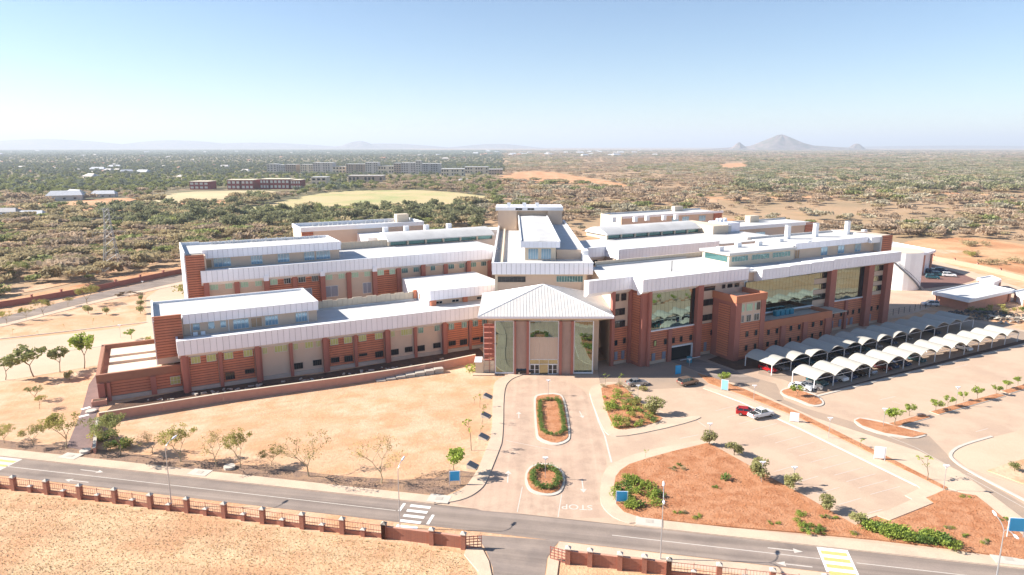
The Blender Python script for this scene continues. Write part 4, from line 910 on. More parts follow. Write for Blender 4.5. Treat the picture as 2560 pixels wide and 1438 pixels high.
# --- street fence: brick pillars with pale pyramid caps, dwarf wall and rails
def pillar_meshes(h, w):
    b = MB(); b.box(-w, w, -w, w, 0, h); m1 = b.mesh('pillar', BRICK)
    b = MB(); c = w + .06; b.box(-c, c, -c, c, 0, .10); b.add([(-c, -c, .10), (c, -c, .10), (c, c, .10), (-c, c, .10), (0, 0, .42)], [(0, 1, 4), (1, 2, 4), (2, 3, 4), (3, 0, 4)]); m2 = b.mesh('cap', KERB)
    return m1, m2
PM, PC = pillar_meshes(2.05, .30)
SPM, SPC = pillar_meshes(0.95, .28)
def fence_run(t, org, pts, solid=False, mids=True):
    for i, p in enumerate(pts):
        q = link('pillar', PM, t, (p[0] - org[0], p[1] - org[1], 0), (0, 0, sa)); link('cap', PC, q, (0, 0, 2.05))
        if i == len(pts) - 1: break
        a_, b_ = Vector(p[:2]), Vector(pts[i + 1][:2]); L = (b_ - a_).length; an = math.atan2((b_ - a_).y, (b_ - a_).x); o_ = a_ - Vector(org)
        if solid:
            n = 8
            for k in range(n):
                w = cbox('brick_course', BRICK, t, .3, L - .3, -.11 - .012 * (k % 2), .11 + .012 * (k % 2), 0, 1.6 / n - .02); w.location = (o_.x + .3 * math.cos(an), o_.y + .3 * math.sin(an), k * 1.6 / n); w.rotation_euler = (0, 0, an)
            w = cbox('coping', BRICKW, t, .3, L - .3, -.17, .17, 0, .07); w.location = (o_.x + .3 * math.cos(an), o_.y + .3 * math.sin(an), 1.6); w.rotation_euler = (0, 0, an)
        else:
            w = cbox('dwarf_wall', BRICK, t, .3, L - .3, -.12, .12, 0, .55); w.location = (o_.x + .3 * math.cos(an), o_.y + .3 * math.sin(an), 0); w.rotation_euler = (0, 0, an)
            for zz in (1.0, 1.75):
                w = cbox('rail', REDDK, t, .3, L - .3, -.03, .03, 0, .05); w.location = (o_.x + .3 * math.cos(an), o_.y + .3 * math.sin(an), zz); w.rotation_euler = (0, 0, an)
            m = (a_ + b_) / 2 - Vector(org)
            q = link('short_pillar', SPM, t, (m.x, m.y, 0), (0, 0, an)); link('cap', SPC, q, (0, 0, .95)).scale = (1, 1, .5)
            cbox('post', REDDK, t, m.x - .03, m.x + .03, m.y - .03, m.y + .03, .9, 2.0)
            nb = int(L / .35); b = MB()
            for k in range(1, nb):
                d = L * k / nb; b.box(o_.x + d * math.cos(an) - .012, o_.x + d * math.cos(an) + .012, o_.y + d * math.sin(an) - .012, o_.y + d * math.sin(an) + .012, .55, 1.75)
            o = b.build('fence_bars', REDDK, t); o['kind'] = 'stuff'
org = g(36, 1225)
ft = empty('street_fence', *org, 0, 0, 'brick pillar fence with thin rails along the street, left of the gateway', 'fence')
fp = [g(-46, 1216)] + G([(36.5, 1225), (119, 1235), (202, 1247), (289, 1257), (378, 1271), (469, 1281), (562, 1294), (658, 1307.5), (757, 1321), (857, 1333.5), (961, 1346)])
fence_run(ft, org, fp)
org2 = g(1159, 1371); wt = empty('gate_wall', *g(961, 1346), 0, 0, 'solid brick boundary wall left of the open gateway', 'wall')
fence_run(wt, g(961, 1346), G([(961, 1346), (1080, 1361), (1159, 1372)]), True)
org3 = g(1419, 1409); wt = empty('gate_wall', *org3, 0, 0, 'solid brick boundary wall right of the open gateway', 'wall')
rp = G([(1419.5, 1409), (1474.5, 1415), (1549, 1424), (1610, 1430.5), (1671, 1439)]); fence_run(wt, org3, rp, True)
ft = empty('street_fence', *rp[-1], 0, 0, 'brick pillar fence along the street at the bottom right edge', 'fence')
fence_run(ft, rp[-1], [rp[-1]] + G([(1796, 1452), (1929, 1466), (2060, 1481), (2200, 1497)]))
def gate(p, q, lab):
    a_, b_ = Vector(g(*p)), Vector(g(*q)); L = (b_ - a_).length; an = math.atan2((b_ - a_).y, (b_ - a_).x)
    t = empty('sliding_gate', a_.x, a_.y, 0.05, an, lab, 'gate')
    for zz in (0.05, .45, .85, 1.25, 1.6): cbox('rail', REDDK, t, 0, L, -.04, .04, zz, zz + .09)
    for k in range(5): cbox('upright', REDDK, t, L * k / 4 - .04, L * k / 4 + .04, -.05, .05, 0, 1.75)
gate((1164, 1373), (1204, 1370), 'short red steel gate leaf beside the left gateway pillar'); gate((1376, 1398), (1414, 1409), 'short red steel gate leaf beside the right gateway pillar')

# perimeter wall behind, left and right
def perimeter(pts, lab, pier_h=2.6, h=1.9, m=BRICK, step=9.0):
    P = G(pts); t = empty('perimeter_wall', *P[0], 0, 0, lab, 'wall')
    for i in range(len(P) - 1):
        a_, b_ = Vector(P[i]), Vector(P[i + 1]); L = (b_ - a_).length; an = math.atan2((b_ - a_).y, (b_ - a_).x); n = max(1, int(L / step))
        for k in range(n):
            p = a_ + (b_ - a_) * k / n - Vector(P[0]); w = cbox('wall_section', m, t, 0, L / n - .5, -.12, .12, 0, h); w.location = (p.x + .5 * math.cos(an), p.y + .5 * math.sin(an), 0); w.rotation_euler = (0, 0, an)
            q = cbox('pier', m, t, 0, .55, -.28, .28, 0, pier_h); q.location = (p.x, p.y, 0); q.rotation_euler = (0, 0, an); cbox('cap', REDDK, q, -.05, .6, -.33, .33, pier_h, pier_h + .15)
perimeter([(-200, 800), (80, 757), (223, 731), (463, 682), (600, 655)], 'long dark brick perimeter wall with piers behind the upper left road', m=REDDK)
perimeter([(2330, 650), (2440, 672), (2560, 703), (2760, 757)], 'long brick perimeter wall with piers beyond the yard at the right', m=BRICKW)

# --- carports: two rows of vaulted cream canopies on white posts
def vault_mesh(w, d, rise):
    b = MB(); n = 10; top = []; 
    for i in range(n + 1):
        t = i / n; x = w * t; z = rise * math.sin(math.pi * t) ** 0.9 if 0 < t < 1 else 0; top.append((x, z))
    for i in range(n):
        (x0, z0), (x1, z1) = top[i], top[i + 1]
        b.poly([(x0, 0, z0), (x1, 0, z1), (x1, d, z1), (x0, d, z0)]); b.poly([(x0, 0, z0 - .05), (x0, d, z0 - .05), (x1, d, z1 - .05), (x1, 0, z1 - .05)])
        b.poly([(x0, 0, z0 - .12), (x1, 0, z1 - .12), (x1, 0, z1), (x0, 0, z0)]); b.poly([(x0, d, z0), (x1, d, z1), (x1, d, z1 - .05), (x0, d, z0 - .05)])
    return b.mesh('canopy', TARP, True)
def carport_row(pa, pb, depth_px, n, row):
    a_, b_ = Vector(g(*pa)), Vector(g(*pb)); L = (b_ - a_).length; an = math.atan2((b_ - a_).y, (b_ - a_).x); w = L / n
    d = (Vector(g(*depth_px)) - a_).length; vm = vault_mesh(w, d, 1.25)
    for k in range(n):
        p = a_ + (b_ - a_) * k / n
        t = empty('carport', p.x, p.y, 0.05, an, f'{ordinal(k)} cream vaulted carport from the left end of the {row} row', 'carport', f'vaulted carports in the {row} row')
        link('canopy', vm, t, (0, 0, 2.35))
        for xx in ((0, w) if k == n - 1 else (0,)):
            for yy in (0.3, d - .3): cbox('post', WHITE, t, xx - .07, xx + .07, yy - .07, yy + .07, 0, 2.4)
        for yy in (0.3, d - .3): cbox('beam', WHITE, t, 0, w, yy - .04, yy + .04, 2.3, 2.38)
    return a_, an, w, d
FR = carport_row((2037, 978), (2546, 856), (1984, 955), 13, 'front')
BR = carport_row((1931, 940), (2434, 820), (1888, 912), 13, 'rear')

# --- cars
CARM = {}
def car_paint(nm, c, metal=.3): return mat('paint_' + nm, c, .25, metal, var=.01)
PAINTS = {'white': car_paint('white', (.78, .78, .78), 0), 'silver': car_paint('silver', (.45, .46, .48), .6), 'navy': car_paint('navy', (.03, .06, .14)), 'teal': car_paint('teal', (.03, .12, .15)),
          'red': car_paint('red', (.45, .015, .02)), 'maroon': car_paint('maroon', (.16, .02, .02)), 'black': car_paint('black', (.02, .02, .022)), 'bronze': car_paint('bronze', (.27, .20, .16), .5), 'grey': car_paint('grey', (.18, .19, .20), .5)}
LIGHT = mat('headlight_glass', (.75, .78, .8), .1, .3); REDL = mat('tail_light', (.4, .01, .01), .2); CHROME = mat('chrome_rim', (.5, .5, .52), .3, .9)
def profile_body(prof, w, tumble):
    """side outline swept across the width with rounded shoulders"""
    b = MB(); st = [(-w / 2, .94), (-w / 2 + .10, 1.0), (w / 2 - .10, 1.0), (w / 2, .94)]
    cx = sum(p[0] for p in prof) / len(prof); rings = []
    for (y, s_) in st: rings.append([((x - cx) * (0.975 if s_ < 1 else 1) + cx, y, z0 * s_ + (.02 if s_ < 1 else 0)) for x, z0 in prof])
    n = len(prof)
    for i in range(3):
        for j in range(n):
            q = (j + 1) % n; b.poly([rings[i][j], rings[i][q], rings[i + 1][q], rings[i + 1][j]])
    b.poly(rings[0][::-1]); b.poly(rings[3]); return b
def cabin(xs, zb, zt, wb, wt):
    x0, x1, x2, x3 = xs; b = MB()
    vs = [(x0, -wb, zb), (x3, -wb, zb), (x3, wb, zb), (x0, wb, zb), (x1, -wt, zt), (x2, -wt, zt), (x2, wt, zt), (x1, wt, zt)]
    b.add(vs, [(0, 1, 5, 4), (1, 2, 6, 5), (2, 3, 7, 6), (3, 0, 4, 7), (4, 5, 6, 7)]); return b
def wheel_pair():
    b = MB(); b.tube([(0, -.11, 0), (0, .11, 0)], .33, 14); b.poly([(.33 * math.cos(a), -.11, .33 * math.sin(a)) for a in [2 * math.pi * k / 14 for k in range(14)]]); m1 = b.mesh('wheel', TYRE)
    b = MB(); b.tube([(0, -.125, 0), (0, .125, 0)], .2, 10); b.poly([(.2 * math.cos(a), -.125, .2 * math.sin(a)) for a in [2 * math.pi * k / 10 for k in range(10)]]); m2 = b.mesh('rim', CHROME); return m1, m2
WM, RM = wheel_pair()
def car(kind, colour, x, y, ang, label, group=None, z=0.05):
    key = (kind, colour); P = PAINTS[colour]
    if key not in CARM:
        L = {'sedan': 4.6, 'hatch': 4.1, 'suv': 4.7, 'pickup': 5.2, 'van': 4.9}[kind]; h = L / 2
        if kind == 'sedan': prof = [(-h, .35), (-h + .05, .75), (-h + .15, .95), (-h + .9, 1.0), (h - 1.4, .98), (h - .3, .78), (h, .62), (h - .02, .3)]; cab = ((-h + .55, -h + 1.35, h - 2.2, h - 1.25), .93, 1.43)
        elif kind == 'hatch': prof = [(-h, .35), (-h, .8), (-h + .1, 1.0), (h - 1.2, 1.0), (h - .25, .8), (h, .6), (h - .02, .3)]; cab = ((-h + .08, -h + .5, h - 2.0, h - 1.05), .95, 1.48)
        elif kind in ('suv', 'van'): prof = [(-h, .42), (-h - .02, .95), (-h + .1, 1.12), (h - 1.25, 1.12), (h - .2, 1.0), (h, .8), (h - .02, .38)]; cab = ((-h + .05, -h + .35, h - 2.1, h - 1.2), 1.06, 1.78)
        else: prof = [(-h, .45), (-h, 1.08), (-h + 1.75, 1.08), (-h + 1.8, 1.12), (h - 1.35, 1.12), (h - .2, 1.0), (h, .8), (h - .02, .42)]; cab = ((-h + 1.8, -h + 2.05, h - 2.1, h - 1.25), 1.06, 1.74)
        body = profile_body(prof, 1.82, 0).mesh('body', P)
        (xs, zb, zt) = cab; gl = cabin(xs, zb, zt - .04, .83, .66).mesh('windows', CARGL)
        b = MB(); x1, x2 = xs[1], xs[2]; b.box(x1 - .05, x2 + .05, -.68, .68, zt - .05, zt)
        for sx in (-1, 1):
            b.tube([(xs[0] + .02, sx * .82, zb), (x1, sx * .67, zt - .03)], .045, 4); b.tube([(xs[3] - .02, sx * .82, zb), (x2, sx * .67, zt - .03)], .04, 4); xm = (x1 + x2) / 2; b.tube([(xm, sx * .835, zb), (xm, sx * .67, zt - .03)], .035, 4)
        roof = b.mesh('roof', P)
        extra = None
        if kind == 'pickup':
            b = MB(); b.box(-h + .12, -h + 1.7, -.72, .72, 1.085, 1.10); extra = b.mesh('load_bed', TYRE)
            b = MB(); 
            for sx in (-.7, .7): b.tube([(-h + 1.7, sx, 1.1), (-h + 1.45, sx, 1.66), (-h + .5, sx, 1.15)], .04, 5)
            b.tube([(-h + 1.45, -.7, 1.66), (-h + 1.45, .7, 1.66)], .04, 5); rb = b.mesh('roll_bar', CHROME)
            extra = (extra, rb)
        b = MB(); b.box(0, .06, 0, .36, 0, .16); lm = b.mesh('headlight', LIGHT); b = MB(); b.box(0, .05, 0, .2, 0, .28); tm = b.mesh('tail_light', REDL)
        CARM[key] = (L, body, gl, roof, extra, lm, tm)
    L, body, gl, roof, extra, lm, tm = CARM[key]; h = L / 2
    t = empty('parked_car', x, y, z, ang, label, 'pickup truck' if kind == 'pickup' else 'car', group)
    link('body', body, t); link('windows', gl, t); link('roof', roof, t)
    if extra: link('load_bed', extra[0], t); link('roll_bar', extra[1], t)
    for sx in (-h + .85, h - .85):
        for sy in (-.83, .83): w = link('wheel', WM, t, (sx, sy, .33)); link('rim', RM, w)
    zl_ = .62 if kind in ('sedan', 'hatch') else .8
    for sy in (-.82, .46): link('headlight', lm, t, (h - .07, sy, zl_ - .1))
    for sy in (-.86, .66): link('tail_light', tm, t, (-h - .02, sy, zl_))
    return t
def car_px(kind, colour, p0, p1, label, group=None):
    """rear and front wheel ground points in the photo"""
    a_, b_ = Vector(g(*p0)), Vector(g(*p1)); m = (a_ + b_) / 2; return car(kind, colour, m.x, m.y, math.atan2((b_ - a_).y, (b_ - a_).x), label, group)
car_px('pickup', 'white', (1878, 1048), (1924, 1038), 'white pickup truck with a roll bar beside the red car on the long lot')
car_px('hatch', 'red', (1849, 1036), (1886, 1040), 'red hatchback half hidden behind the white pickup truck')
car_px('suv', 'bronze', (1700, 966), (1738, 958), 'bronze car with a dark roof in the shade before the tall wing')
car_px('sedan', 'silver', (1572, 965), (1612, 961), 'silver car beside the planting island in the shade')
car_px('hatch', 'black', (1300, 934), (1322, 934), 'small black car at the left pier of the entrance pavilion')
car_px('sedan', 'white', (1978, 971), (2022, 978), 'white sedan parked outside the front carport row, behind the leafy bush')
car_px('sedan', 'silver', (2008, 968), (2046, 974), 'silver sedan half under the first carport of the front row')
a_, an, w, d = FR
nrm = Vector((-math.sin(an), math.cos(an))); tg = Vector((math.cos(an), math.sin(an)))
fr = [(0, .72, 'teal', 'sedan'), (1, .25, 'navy', 'hatch'), (1, .75, 'white', 'suv'), (2, .3, 'navy', 'sedan'), (2, .8, 'black', 'sedan'), (3, .35, 'silver', 'suv'), (4, .3, 'maroon', 'sedan'), (4, .8, 'navy', 'hatch'), (5, .5, 'navy', 'sedan'), (6, .45, 'teal', 'sedan'), (9, .7, 'white', 'hatch')]
def sit(row, org, nm, lst, ref):
    for (k, f, c, kd) in lst:
        p = org + tg * (w * (k + f)) + nrm * (2.9 if kd != 'suv' else 2.7)
        car(kd, c, p.x, p.y, an - math.pi / 2, f'{c} {"car" if kd != "suv" else "utility vehicle"} under the {ordinal(k)} carport of the {row} row' + (', on its left side' if f < .5 else ', on its right side'), f'cars under the {row} carport row')
sit('front', a_, nrm, fr, FR)
a2, an2, w2, d2 = BR; tg = Vector((math.cos(an2), math.sin(an2))); nrm = Vector((-math.sin(an2), math.cos(an2))); w = w2
sit('rear', a2, nrm, [(0, .3, 'red', 'hatch'), (0, .85, 'silver', 'sedan'), (1, .6, 'navy', 'sedan'), (2, .3, 'teal', 'sedan'), (2, .8, 'black', 'sedan'), (3, .5, 'grey', 'sedan'), (4, .35, 'navy', 'hatch'), (4, .8, 'black', 'suv'), (5, .6, 'teal', 'sedan'), (6, .4, 'silver', 'sedan'), (7, .4, 'navy', 'sedan'), (8, .5, 'grey', 'hatch'), (10, .5, 'navy', 'sedan')], BR)
# rear yard: tank, buildings, parked trucks
x, y = g(2268, 700); r_ = 7.9; cx, cy = g(2268, 727); cy += r_
t = empty('storage_tank', cx, cy, 0, 0, 'big white cylindrical tank with a dark stair behind the tall wing', 'tank')
b = MB(); n = 28
for k in range(n):
    a0 = 2 * math.pi * k / n; a1 = 2 * math.pi * (k + 1) / n
    for z0, z1 in ((0, 4.6), (4.6, 8.8), (8.8, 13.3)):
        rr = r_ + .0; b.poly([(rr * math.cos(a0), rr * math.sin(a0), z0), (rr * math.cos(a1), rr * math.sin(a1), z0), (rr * math.cos(a1), rr * math.sin(a1), z1 - .02), (rr * math.cos(a0), rr * math.sin(a0), z1 - .02)])
b.build('shell', mat('white_tank_paint', (.88, .88, .88), .6, var=.02), t, smooth=False)
b = MB(); b.poly([(r_ * math.cos(2 * math.pi * k / n), r_ * math.sin(2 * math.pi * k / n), 13.3) for k in range(n)]); 
b.build('roof', BEIGE2, t)
b = MB()
for k in range(30):
    a0 = R(-135) + R(85) * k / 29; zz = 10.5 * (1 - k / 29) + .2; b.box((r_ + .5) * math.cos(a0) - .3, (r_ + .5) * math.cos(a0) + .3, (r_ + .5) * math.sin(a0) - .4, (r_ + .5) * math.sin(a0) + .4, zz, zz + .12)
b.tube([((r_ + .9) * math.cos(R(-135) + R(85) * k / 29), (r_ + .9) * math.sin(R(-135) + R(85) * k / 29), 10.5 * (1 - k / 29) + 1.3) for k in range(30)], .06, 4)
b.build('stair', DKFRAME, t)
def small_block(name, pts, z1, label, wall=WHITE, roof=ROOF, over=.0, wz=None, cat='building'):
    P = G(pts, z1); c = P[0]; t = empty(name, c[0], c[1], 0, 0, label, cat)
    b = MB(); b.prism([(p[0] - c[0], p[1] - c[1]) for p in P], z1 - .9, z1 - .3); b.build('roof', roof, t)
    cx_ = sum(p[0] for p in P) / len(P); cy_ = sum(p[1] for p in P) / len(P)
    for i in range(len(P)):
        q0, q1 = P[i], P[(i + 1) % len(P)]; b = MB(); ribbon(b, [(q0[0] - c[0], q0[1] - c[1]), (q1[0] - c[0], q1[1] - c[1])], .35, z1 - .95, z1); b.build('parapet', WHITE, t)
    b = MB(); b.prism([((p[0] - cx_) * .86 + cx_ - c[0], (p[1] - cy_) * .86 + cy_ - c[1]) for p in P], 0, z1 - .9); b.build('wall', wall, t)
    for i in range(len(P)):
        x_, y_ = (P[i][0] - cx_) * .9 + cx_ - c[0], (P[i][1] - cy_) * .9 + cy_ - c[1]; cbox('post', BRICKW, t, x_ - .3, x_ + .3, y_ - .3, y_ + .3, 0, z1 - .9)
small_block('flat_roofed_block', [(2332, 729), (2446, 706), (2536, 724), (2422, 749)], 4.2, 'flat white-roofed block with brick piers in the yard at the right', BRICKW)
small_block('gatehouse', [(2444, 695), (2478, 688), (2503, 698), (2484, 706)], 4.0, 'small white guard house near the perimeter wall at the right', WHITE)
small_block('flat_roofed_block', [(2536, 727), (2600, 715), (2640, 730), (2560, 742)], 3.6, 'white block cut by the right edge beside the yard', WHITE)
small_block('plant_building', [(2195, 611), (2232, 605), (2339, 625), (2318, 632), (2240, 634)], 9.0, 'white plant building behind the storage tank', WHITE)
for i, (px, py, c, kd) in enumerate([(2318, 676, 'teal', 'van'), (2330, 683, 'navy', 'van'), (2345, 690, 'teal', 'van'), (2352, 680, 'navy', 'van'), (2372, 692, 'white', 'van'), (2330, 697, 'teal', 'van')]):
    x, y = g(px, py); car('van', c, x, y, R(-20), f'{ordinal(i)} van from the left among those beside the storage tank', 'vans in the walled yard')
x, y = g(2325, 765); car('van', 'white', x, y, R(170), 'white ambulance-like van in the sunny yard by the brick piers')
# wire fence and rubble by the shaded ground
pts = G([(2218, 792), (2260, 783), (2300, 774), (2340, 764), (2400, 757)]); t = empty('wire_fence', *pts[0], 0, 0, 'thin wire fence between the sunny yard and the shaded ground', 'fence')
for i in range(len(pts) - 1):
    for k in range(3):
        p = Vector(pts[i]) + (Vector(pts[i + 1]) - Vector(pts[i])) * k / 3 - Vector(pts[0]); cbox('post', DKFRAME, t, p.x - .05, p.x + .05, p.y - .05, p.y + .05, 0, 2)
b = MB()
for zz in (.7, 1.3, 1.95): b.tube([(p[0] - pts[0][0], p[1] - pts[0][1], zz) for p in pts], .025, 3)
b.build('wire', DKFRAME, t)
def rock_heap(name, cx_, cy_, n, rx, ry, m, label, smin=.3, smax=.9, cat='rubble'):
    t = empty(name, cx_, cy_, 0, 0, label, cat); b = MB(); rng = random.Random(int(cx_ * 7))
    for k in range(n):
        a0 = rng.uniform(0, 6.28); rr = rng.random() ** .6; x_, y_ = rx * rr * math.cos(a0), ry * rr * math.sin(a0); s_ = rng.uniform(smin, smax); h_ = (1 - rr) * 1.2
        vs = [(x_ + s_ * rng.uniform(-1, 1), y_ + s_ * rng.uniform(-1, 1), h_ + rng.uniform(-.3, .8) * s_) for _ in range(6)]
        b.add(vs, [(0, 1, 2), (0, 2, 3), (0, 3, 4), (0, 4, 1), (5, 2, 1), (5, 3, 2), (5, 4, 3), (5, 1, 4)])
    o = b.build('rubble', m, t); o['kind'] = 'stuff'
rock_heap('rubble_heap', *g(2455, 790), 260, 13, 6, mat('dark_rubble', (.13, .12, .11), .95), 'dark heap of rubble beyond the end of the carports')
rock_heap('rubble_heap', *g(2525, 802), 60, 9, 4, CONC, 'pale boulders among green scrub at the right edge', .4, 1.3)
rock_heap('rubble_heap', *g(322, 738), 50, 5, 2.5, mat('brown_rock', (.28, .2, .13), .95), 'brown rock pile beside the round shrubs near the left road')
# steps in the bank left of the pavilion
x, y = g(1040, 938); t = empty('concrete_steps', x, y, 0, R(20), 'stepped concrete ramp at the foot of the garden wall', 'steps')
for k in range(7): cbox('step', CONC, t, -9 + k * 2.2, -7 + k * 2.2, -1.8 + .2 * k, .8, 0, .25 + .13 * k)
cbox('brick_cheek', BRICKW, t, -2, 2.4, .9, 1.8, 0, 1.6)

# --- lamps and signs
def lamp_post(px, py, top, label, arms=((1, 1),), T=False):
    x, y = g(px, py); h = height_at((x, y), top)
    t = empty('street_lamp' if not T else 'park_lamp', x, y, 0.0, 0, label, 'street lamp', 'tall lamps along the street' if not T else 'small lamps in the forecourt')
    b = MB(); b.tube([(0, 0, 0), (0, 0, h * .5), (0, 0, h - (1.0 if not T else .1))], [.09, .07, .05] if not T else [.05, .045, .04], 6); b.build('pole', STEEL, t)
    if T:
        b = MB(); b.box(-.42, .42, -.16, .16, h - .1, h); b.tube([(0, 0, h - .55), (0, 0, h - .1)], [.06, .3], 6); b.build('lamp_head', WHITE, t)
    else:
        for s_, L in arms:
            d = SN * s_; b = MB(); ps = []
            for k in range(7):
                a0 = k / 6 * math.pi / 2; ps.append((d.x * L * 1.5 * (1 - math.cos(a0)), d.y * L * 1.5 * (1 - math.cos(a0)), h - 1.0 + .95 * math.sin(a0)))
            b.tube(ps, .045, 5); b.build('arm', STEEL, t)
            e0 = Vector(ps[-1]); b = MB(); q = Vector((d.x, d.y, .12)); b.tube([e0 - q * .05, e0 + q * .35, e0 + q * .95], [.08, .17, .10], 6); b.build('lamp_head', WHITE, t)
lamp_post(429, 1264, 1108, 'tall street lamp leftmost along the street, behind the brick fence')
lamp_post(1000, 1321, 1163, 'tall street lamp beside the white zebra crossing')
lamp_post(1651, 1398, 1232, 'tall double-armed street lamp at the right brick boundary wall', ((1, 1.2), (-1, 1.2)))
lamp_post(2492, 1440, 1312, 'tall double-armed street lamp at the bottom right corner', ((1, 1.4), (-1, 1.4)))
TL = [(1370.5, 989, 950, 'small lamp at the far end of the long oval island'), (1363, 1198, 1143, 'small lamp in the round hedge island by the gate'), (1594, 1004, 963, 'small lamp beside the silver car in the forecourt'), (1772, 1111, 1058, 'small lamp at the tip of the red soil bed'),
      (1884, 1001, 963, 'small lamp on the inner drive beside the light blue sign'), (2071, 1096, 1044, 'small lamp between the two white sign boards'), (1983, 1212, 1167, 'small lamp standing in the fourth round shrub of the lot edge'), (1903, 1208, 1154, 'small lamp with a blue plate in the third round shrub of the lot edge'),
      (2208, 1066, 1021, 'small lamp on the half-oval island of the big lot'), (2389, 1016, 967, 'thin lamp on the long median strip'), (2358, 1228, 1163, 'small lamp at the outer corner of the long lot'), (358, 722, 703, 'small lamp beside the road behind the left wing'), (1723, 917, 897, 'small lamp on the garage ramp in the shade'), (302, 845, 812, 'thin lamp in the service road left of the wing')]
for a in TL: lamp_post(a[0], a[1], a[2], a[3], T=True)
def sign(px, py, w_, h_, lift, m, label, ang=0.0, legs=True, back=WHITE):
    x, y = g(px, py); t = empty('sign_board', x, y, 0.0, ang, label, 'sign')
    cbox('panel', m, t, -w_ / 2 + .06, w_ / 2 - .06, -.07, -.02, lift + .06, lift + h_ - .06); cbox('frame', back, t, -w_ / 2, w_ / 2, -.02, .05, lift, lift + h_)
    for sx in (-w_ / 2 - .08, w_ / 2): cbox('leg', back, t, sx, sx + .08, -.05, .05, 0, lift + h_)
    return t
sign(1137, 1213, 1.5, 1.6, .7, BLUES, 'blue sign board at the left of the entrance driveway', .1)
sign(1554, 1262, 1.55, 1.6, .5, BLUES, 'blue sign board in the red soil bed at the right of the driveway', -.05)
sign(2537, 1346, 1.9, 1.9, 1.0, BLUES, 'blue sign board in the red soil at the far right corner', -.1)
sign(1695, 936, 1.3, 2.0, .1, BLUES, 'blue sign board in the shade before the garage', .35, back=BLUES)
sign(1811, 976, 1.3, 2.2, .1, mat('light_blue_sign', (.30, .62, .75), .5), 'light blue sign board leaning under the leafy tree', -.45)
sign(1985, 1056, 1.4, 1.7, .2, WHITE, 'white sign board nearer the white pickup truck', -.4)
sign(2198, 1150, 1.5, 2.0, .3, WHITE, 'white sign board on the soil strip beyond the second small lamp', -.3)
# solar bollards on the left footpath
for i, (px, py) in enumerate([(1220, 994), (1215, 1042), (1210, 1096), (1182, 1168)]):
    x, y = g(px, py); t = empty('concrete_bench', x, y, 0.02, R(-18), f'{ordinal(i)} dark-topped concrete seat from the pavilion along the left footpath', 'bench', 'slanted seats along the left footpath')
    b = MB(); b.add([(-.8, -.8, 0), (.8, -.8, 0), (.8, .8, 0), (-.8, .8, 0), (-.8, -.8, .7), (.8, -.8, .12), (.8, .8, .12), (-.8, .8, .7)], [(4, 5, 6, 7), (0, 1, 5, 4), (1, 2, 6, 5), (2, 3, 7, 6), (3, 0, 4, 7)]); b.build('base', KERB, t)
    b = MB(); b.add([(-.7, -.78, .69), (.78, -.78, .14), (.78, .78, .14), (-.7, .78, .69)], [(0, 1, 2, 3)]); b.build('seat', mat('dark_slate', (.06, .07, .095), .8), t)
# ================================================================ FOLIAGE
def leafmat(name, c, rnd=.18):
    m = mat(name, c, .75, var=.30, scale=.9, rnd=rnd, spec=.2); nt = m.node_tree; N = nt.nodes; b = N['Principled BSDF']
    tr = N.new('ShaderNodeBsdfTranslucent'); mx = N.new('ShaderNodeMixShader'); mx.inputs[0].default_value = .38
    nt.links.new(b.inputs['Base Color'].links[0].from_socket, tr.inputs['Color']); nt.links.new(b.outputs[0], mx.inputs[1]); nt.links.new(tr.outputs[0], mx.inputs[2]); nt.links.new(mx.outputs[0], N['Material Output'].inputs['Surface'])
    return m
LM = {'olive': leafmat('olive_foliage', (.40, .325, .185)), 'brown': leafmat('brown_foliage', (.46, .35, .245)), 'green': leafmat('green_foliage', (.26, .275, .105)), 'dark': leafmat('dark_foliage', (.25, .25, .13)),
      'bright': leafmat('bright_foliage', (.30, .37, .07)), 'yellow': leafmat('yellow_green_foliage', (.36, .33, .10)), 'town': leafmat('blue_green_foliage', (.21, .235, .17)), 'hedge': leafmat('hedge_foliage', (.16, .24, .06)), 'grey': leafmat('grey_green_foliage', (.41, .365, .26)), 'lime': leafmat('lime_foliage', (.30, .315, .115)), 'round': leafmat('round_shrub_foliage', (.34, .33, .14)), 'straw': leafmat('straw_foliage', (.50, .40, .17))}
def leaves(b, c, r, n, size, rng, up=.35, flat=1.0):
    for _ in range(n):
        while True:
            p = Vector((rng.uniform(-1, 1), rng.uniform(-1, 1), rng.uniform(-1, 1)))
            if p.length < 1: break
        p = Vector((c[0] + p.x * r, c[1] + p.y * r, c[2] + p.z * r * flat))
        nrm = Vector((rng.gauss(0, 1), rng.gauss(0, 1), rng.gauss(0, 1) + up)).normalized(); a = nrm.orthogonal().normalized(); a.rotate(Matrix.Rotation(rng.uniform(0, 6.28), 3, nrm)); q = nrm.cross(a)
        s = size * rng.uniform(.6, 1.3); b.poly([p - a * s - q * s * .5, p + a * s * .3 - q * s * .6, p + a * s + q * s * .4, p - a * s * .2 + q * s * .6])
def lumpy(rng, rx, rz, n, size, flat=.6, base=.25, lumps=9, ph=0.0):
    """a crown of several leafy clumps, open between them"""
    b = MB()
    for k in range(lumps):
        a = rng.uniform(0, 6.28); rr = rx * rng.uniform(.15, .72) if k else 0
        c = (rr * math.cos(a), rr * math.sin(a) * .9, base + rz * (rng.uniform(.35, .85) if ph == 0 else ph + rng.uniform(-.08, .08)))
        leaves(b, c, rx * rng.uniform(.34, .52), n // lumps, size, rng, .9, flat)
    return b
rng = random.Random(5)
hidden = bpy.data.collections.new('scrub_sources')
SRC = []
def src(b, m, name):
    me = b.mesh(name, m); SRC.append(me); return len(SRC) - 1
SCRUB = {}
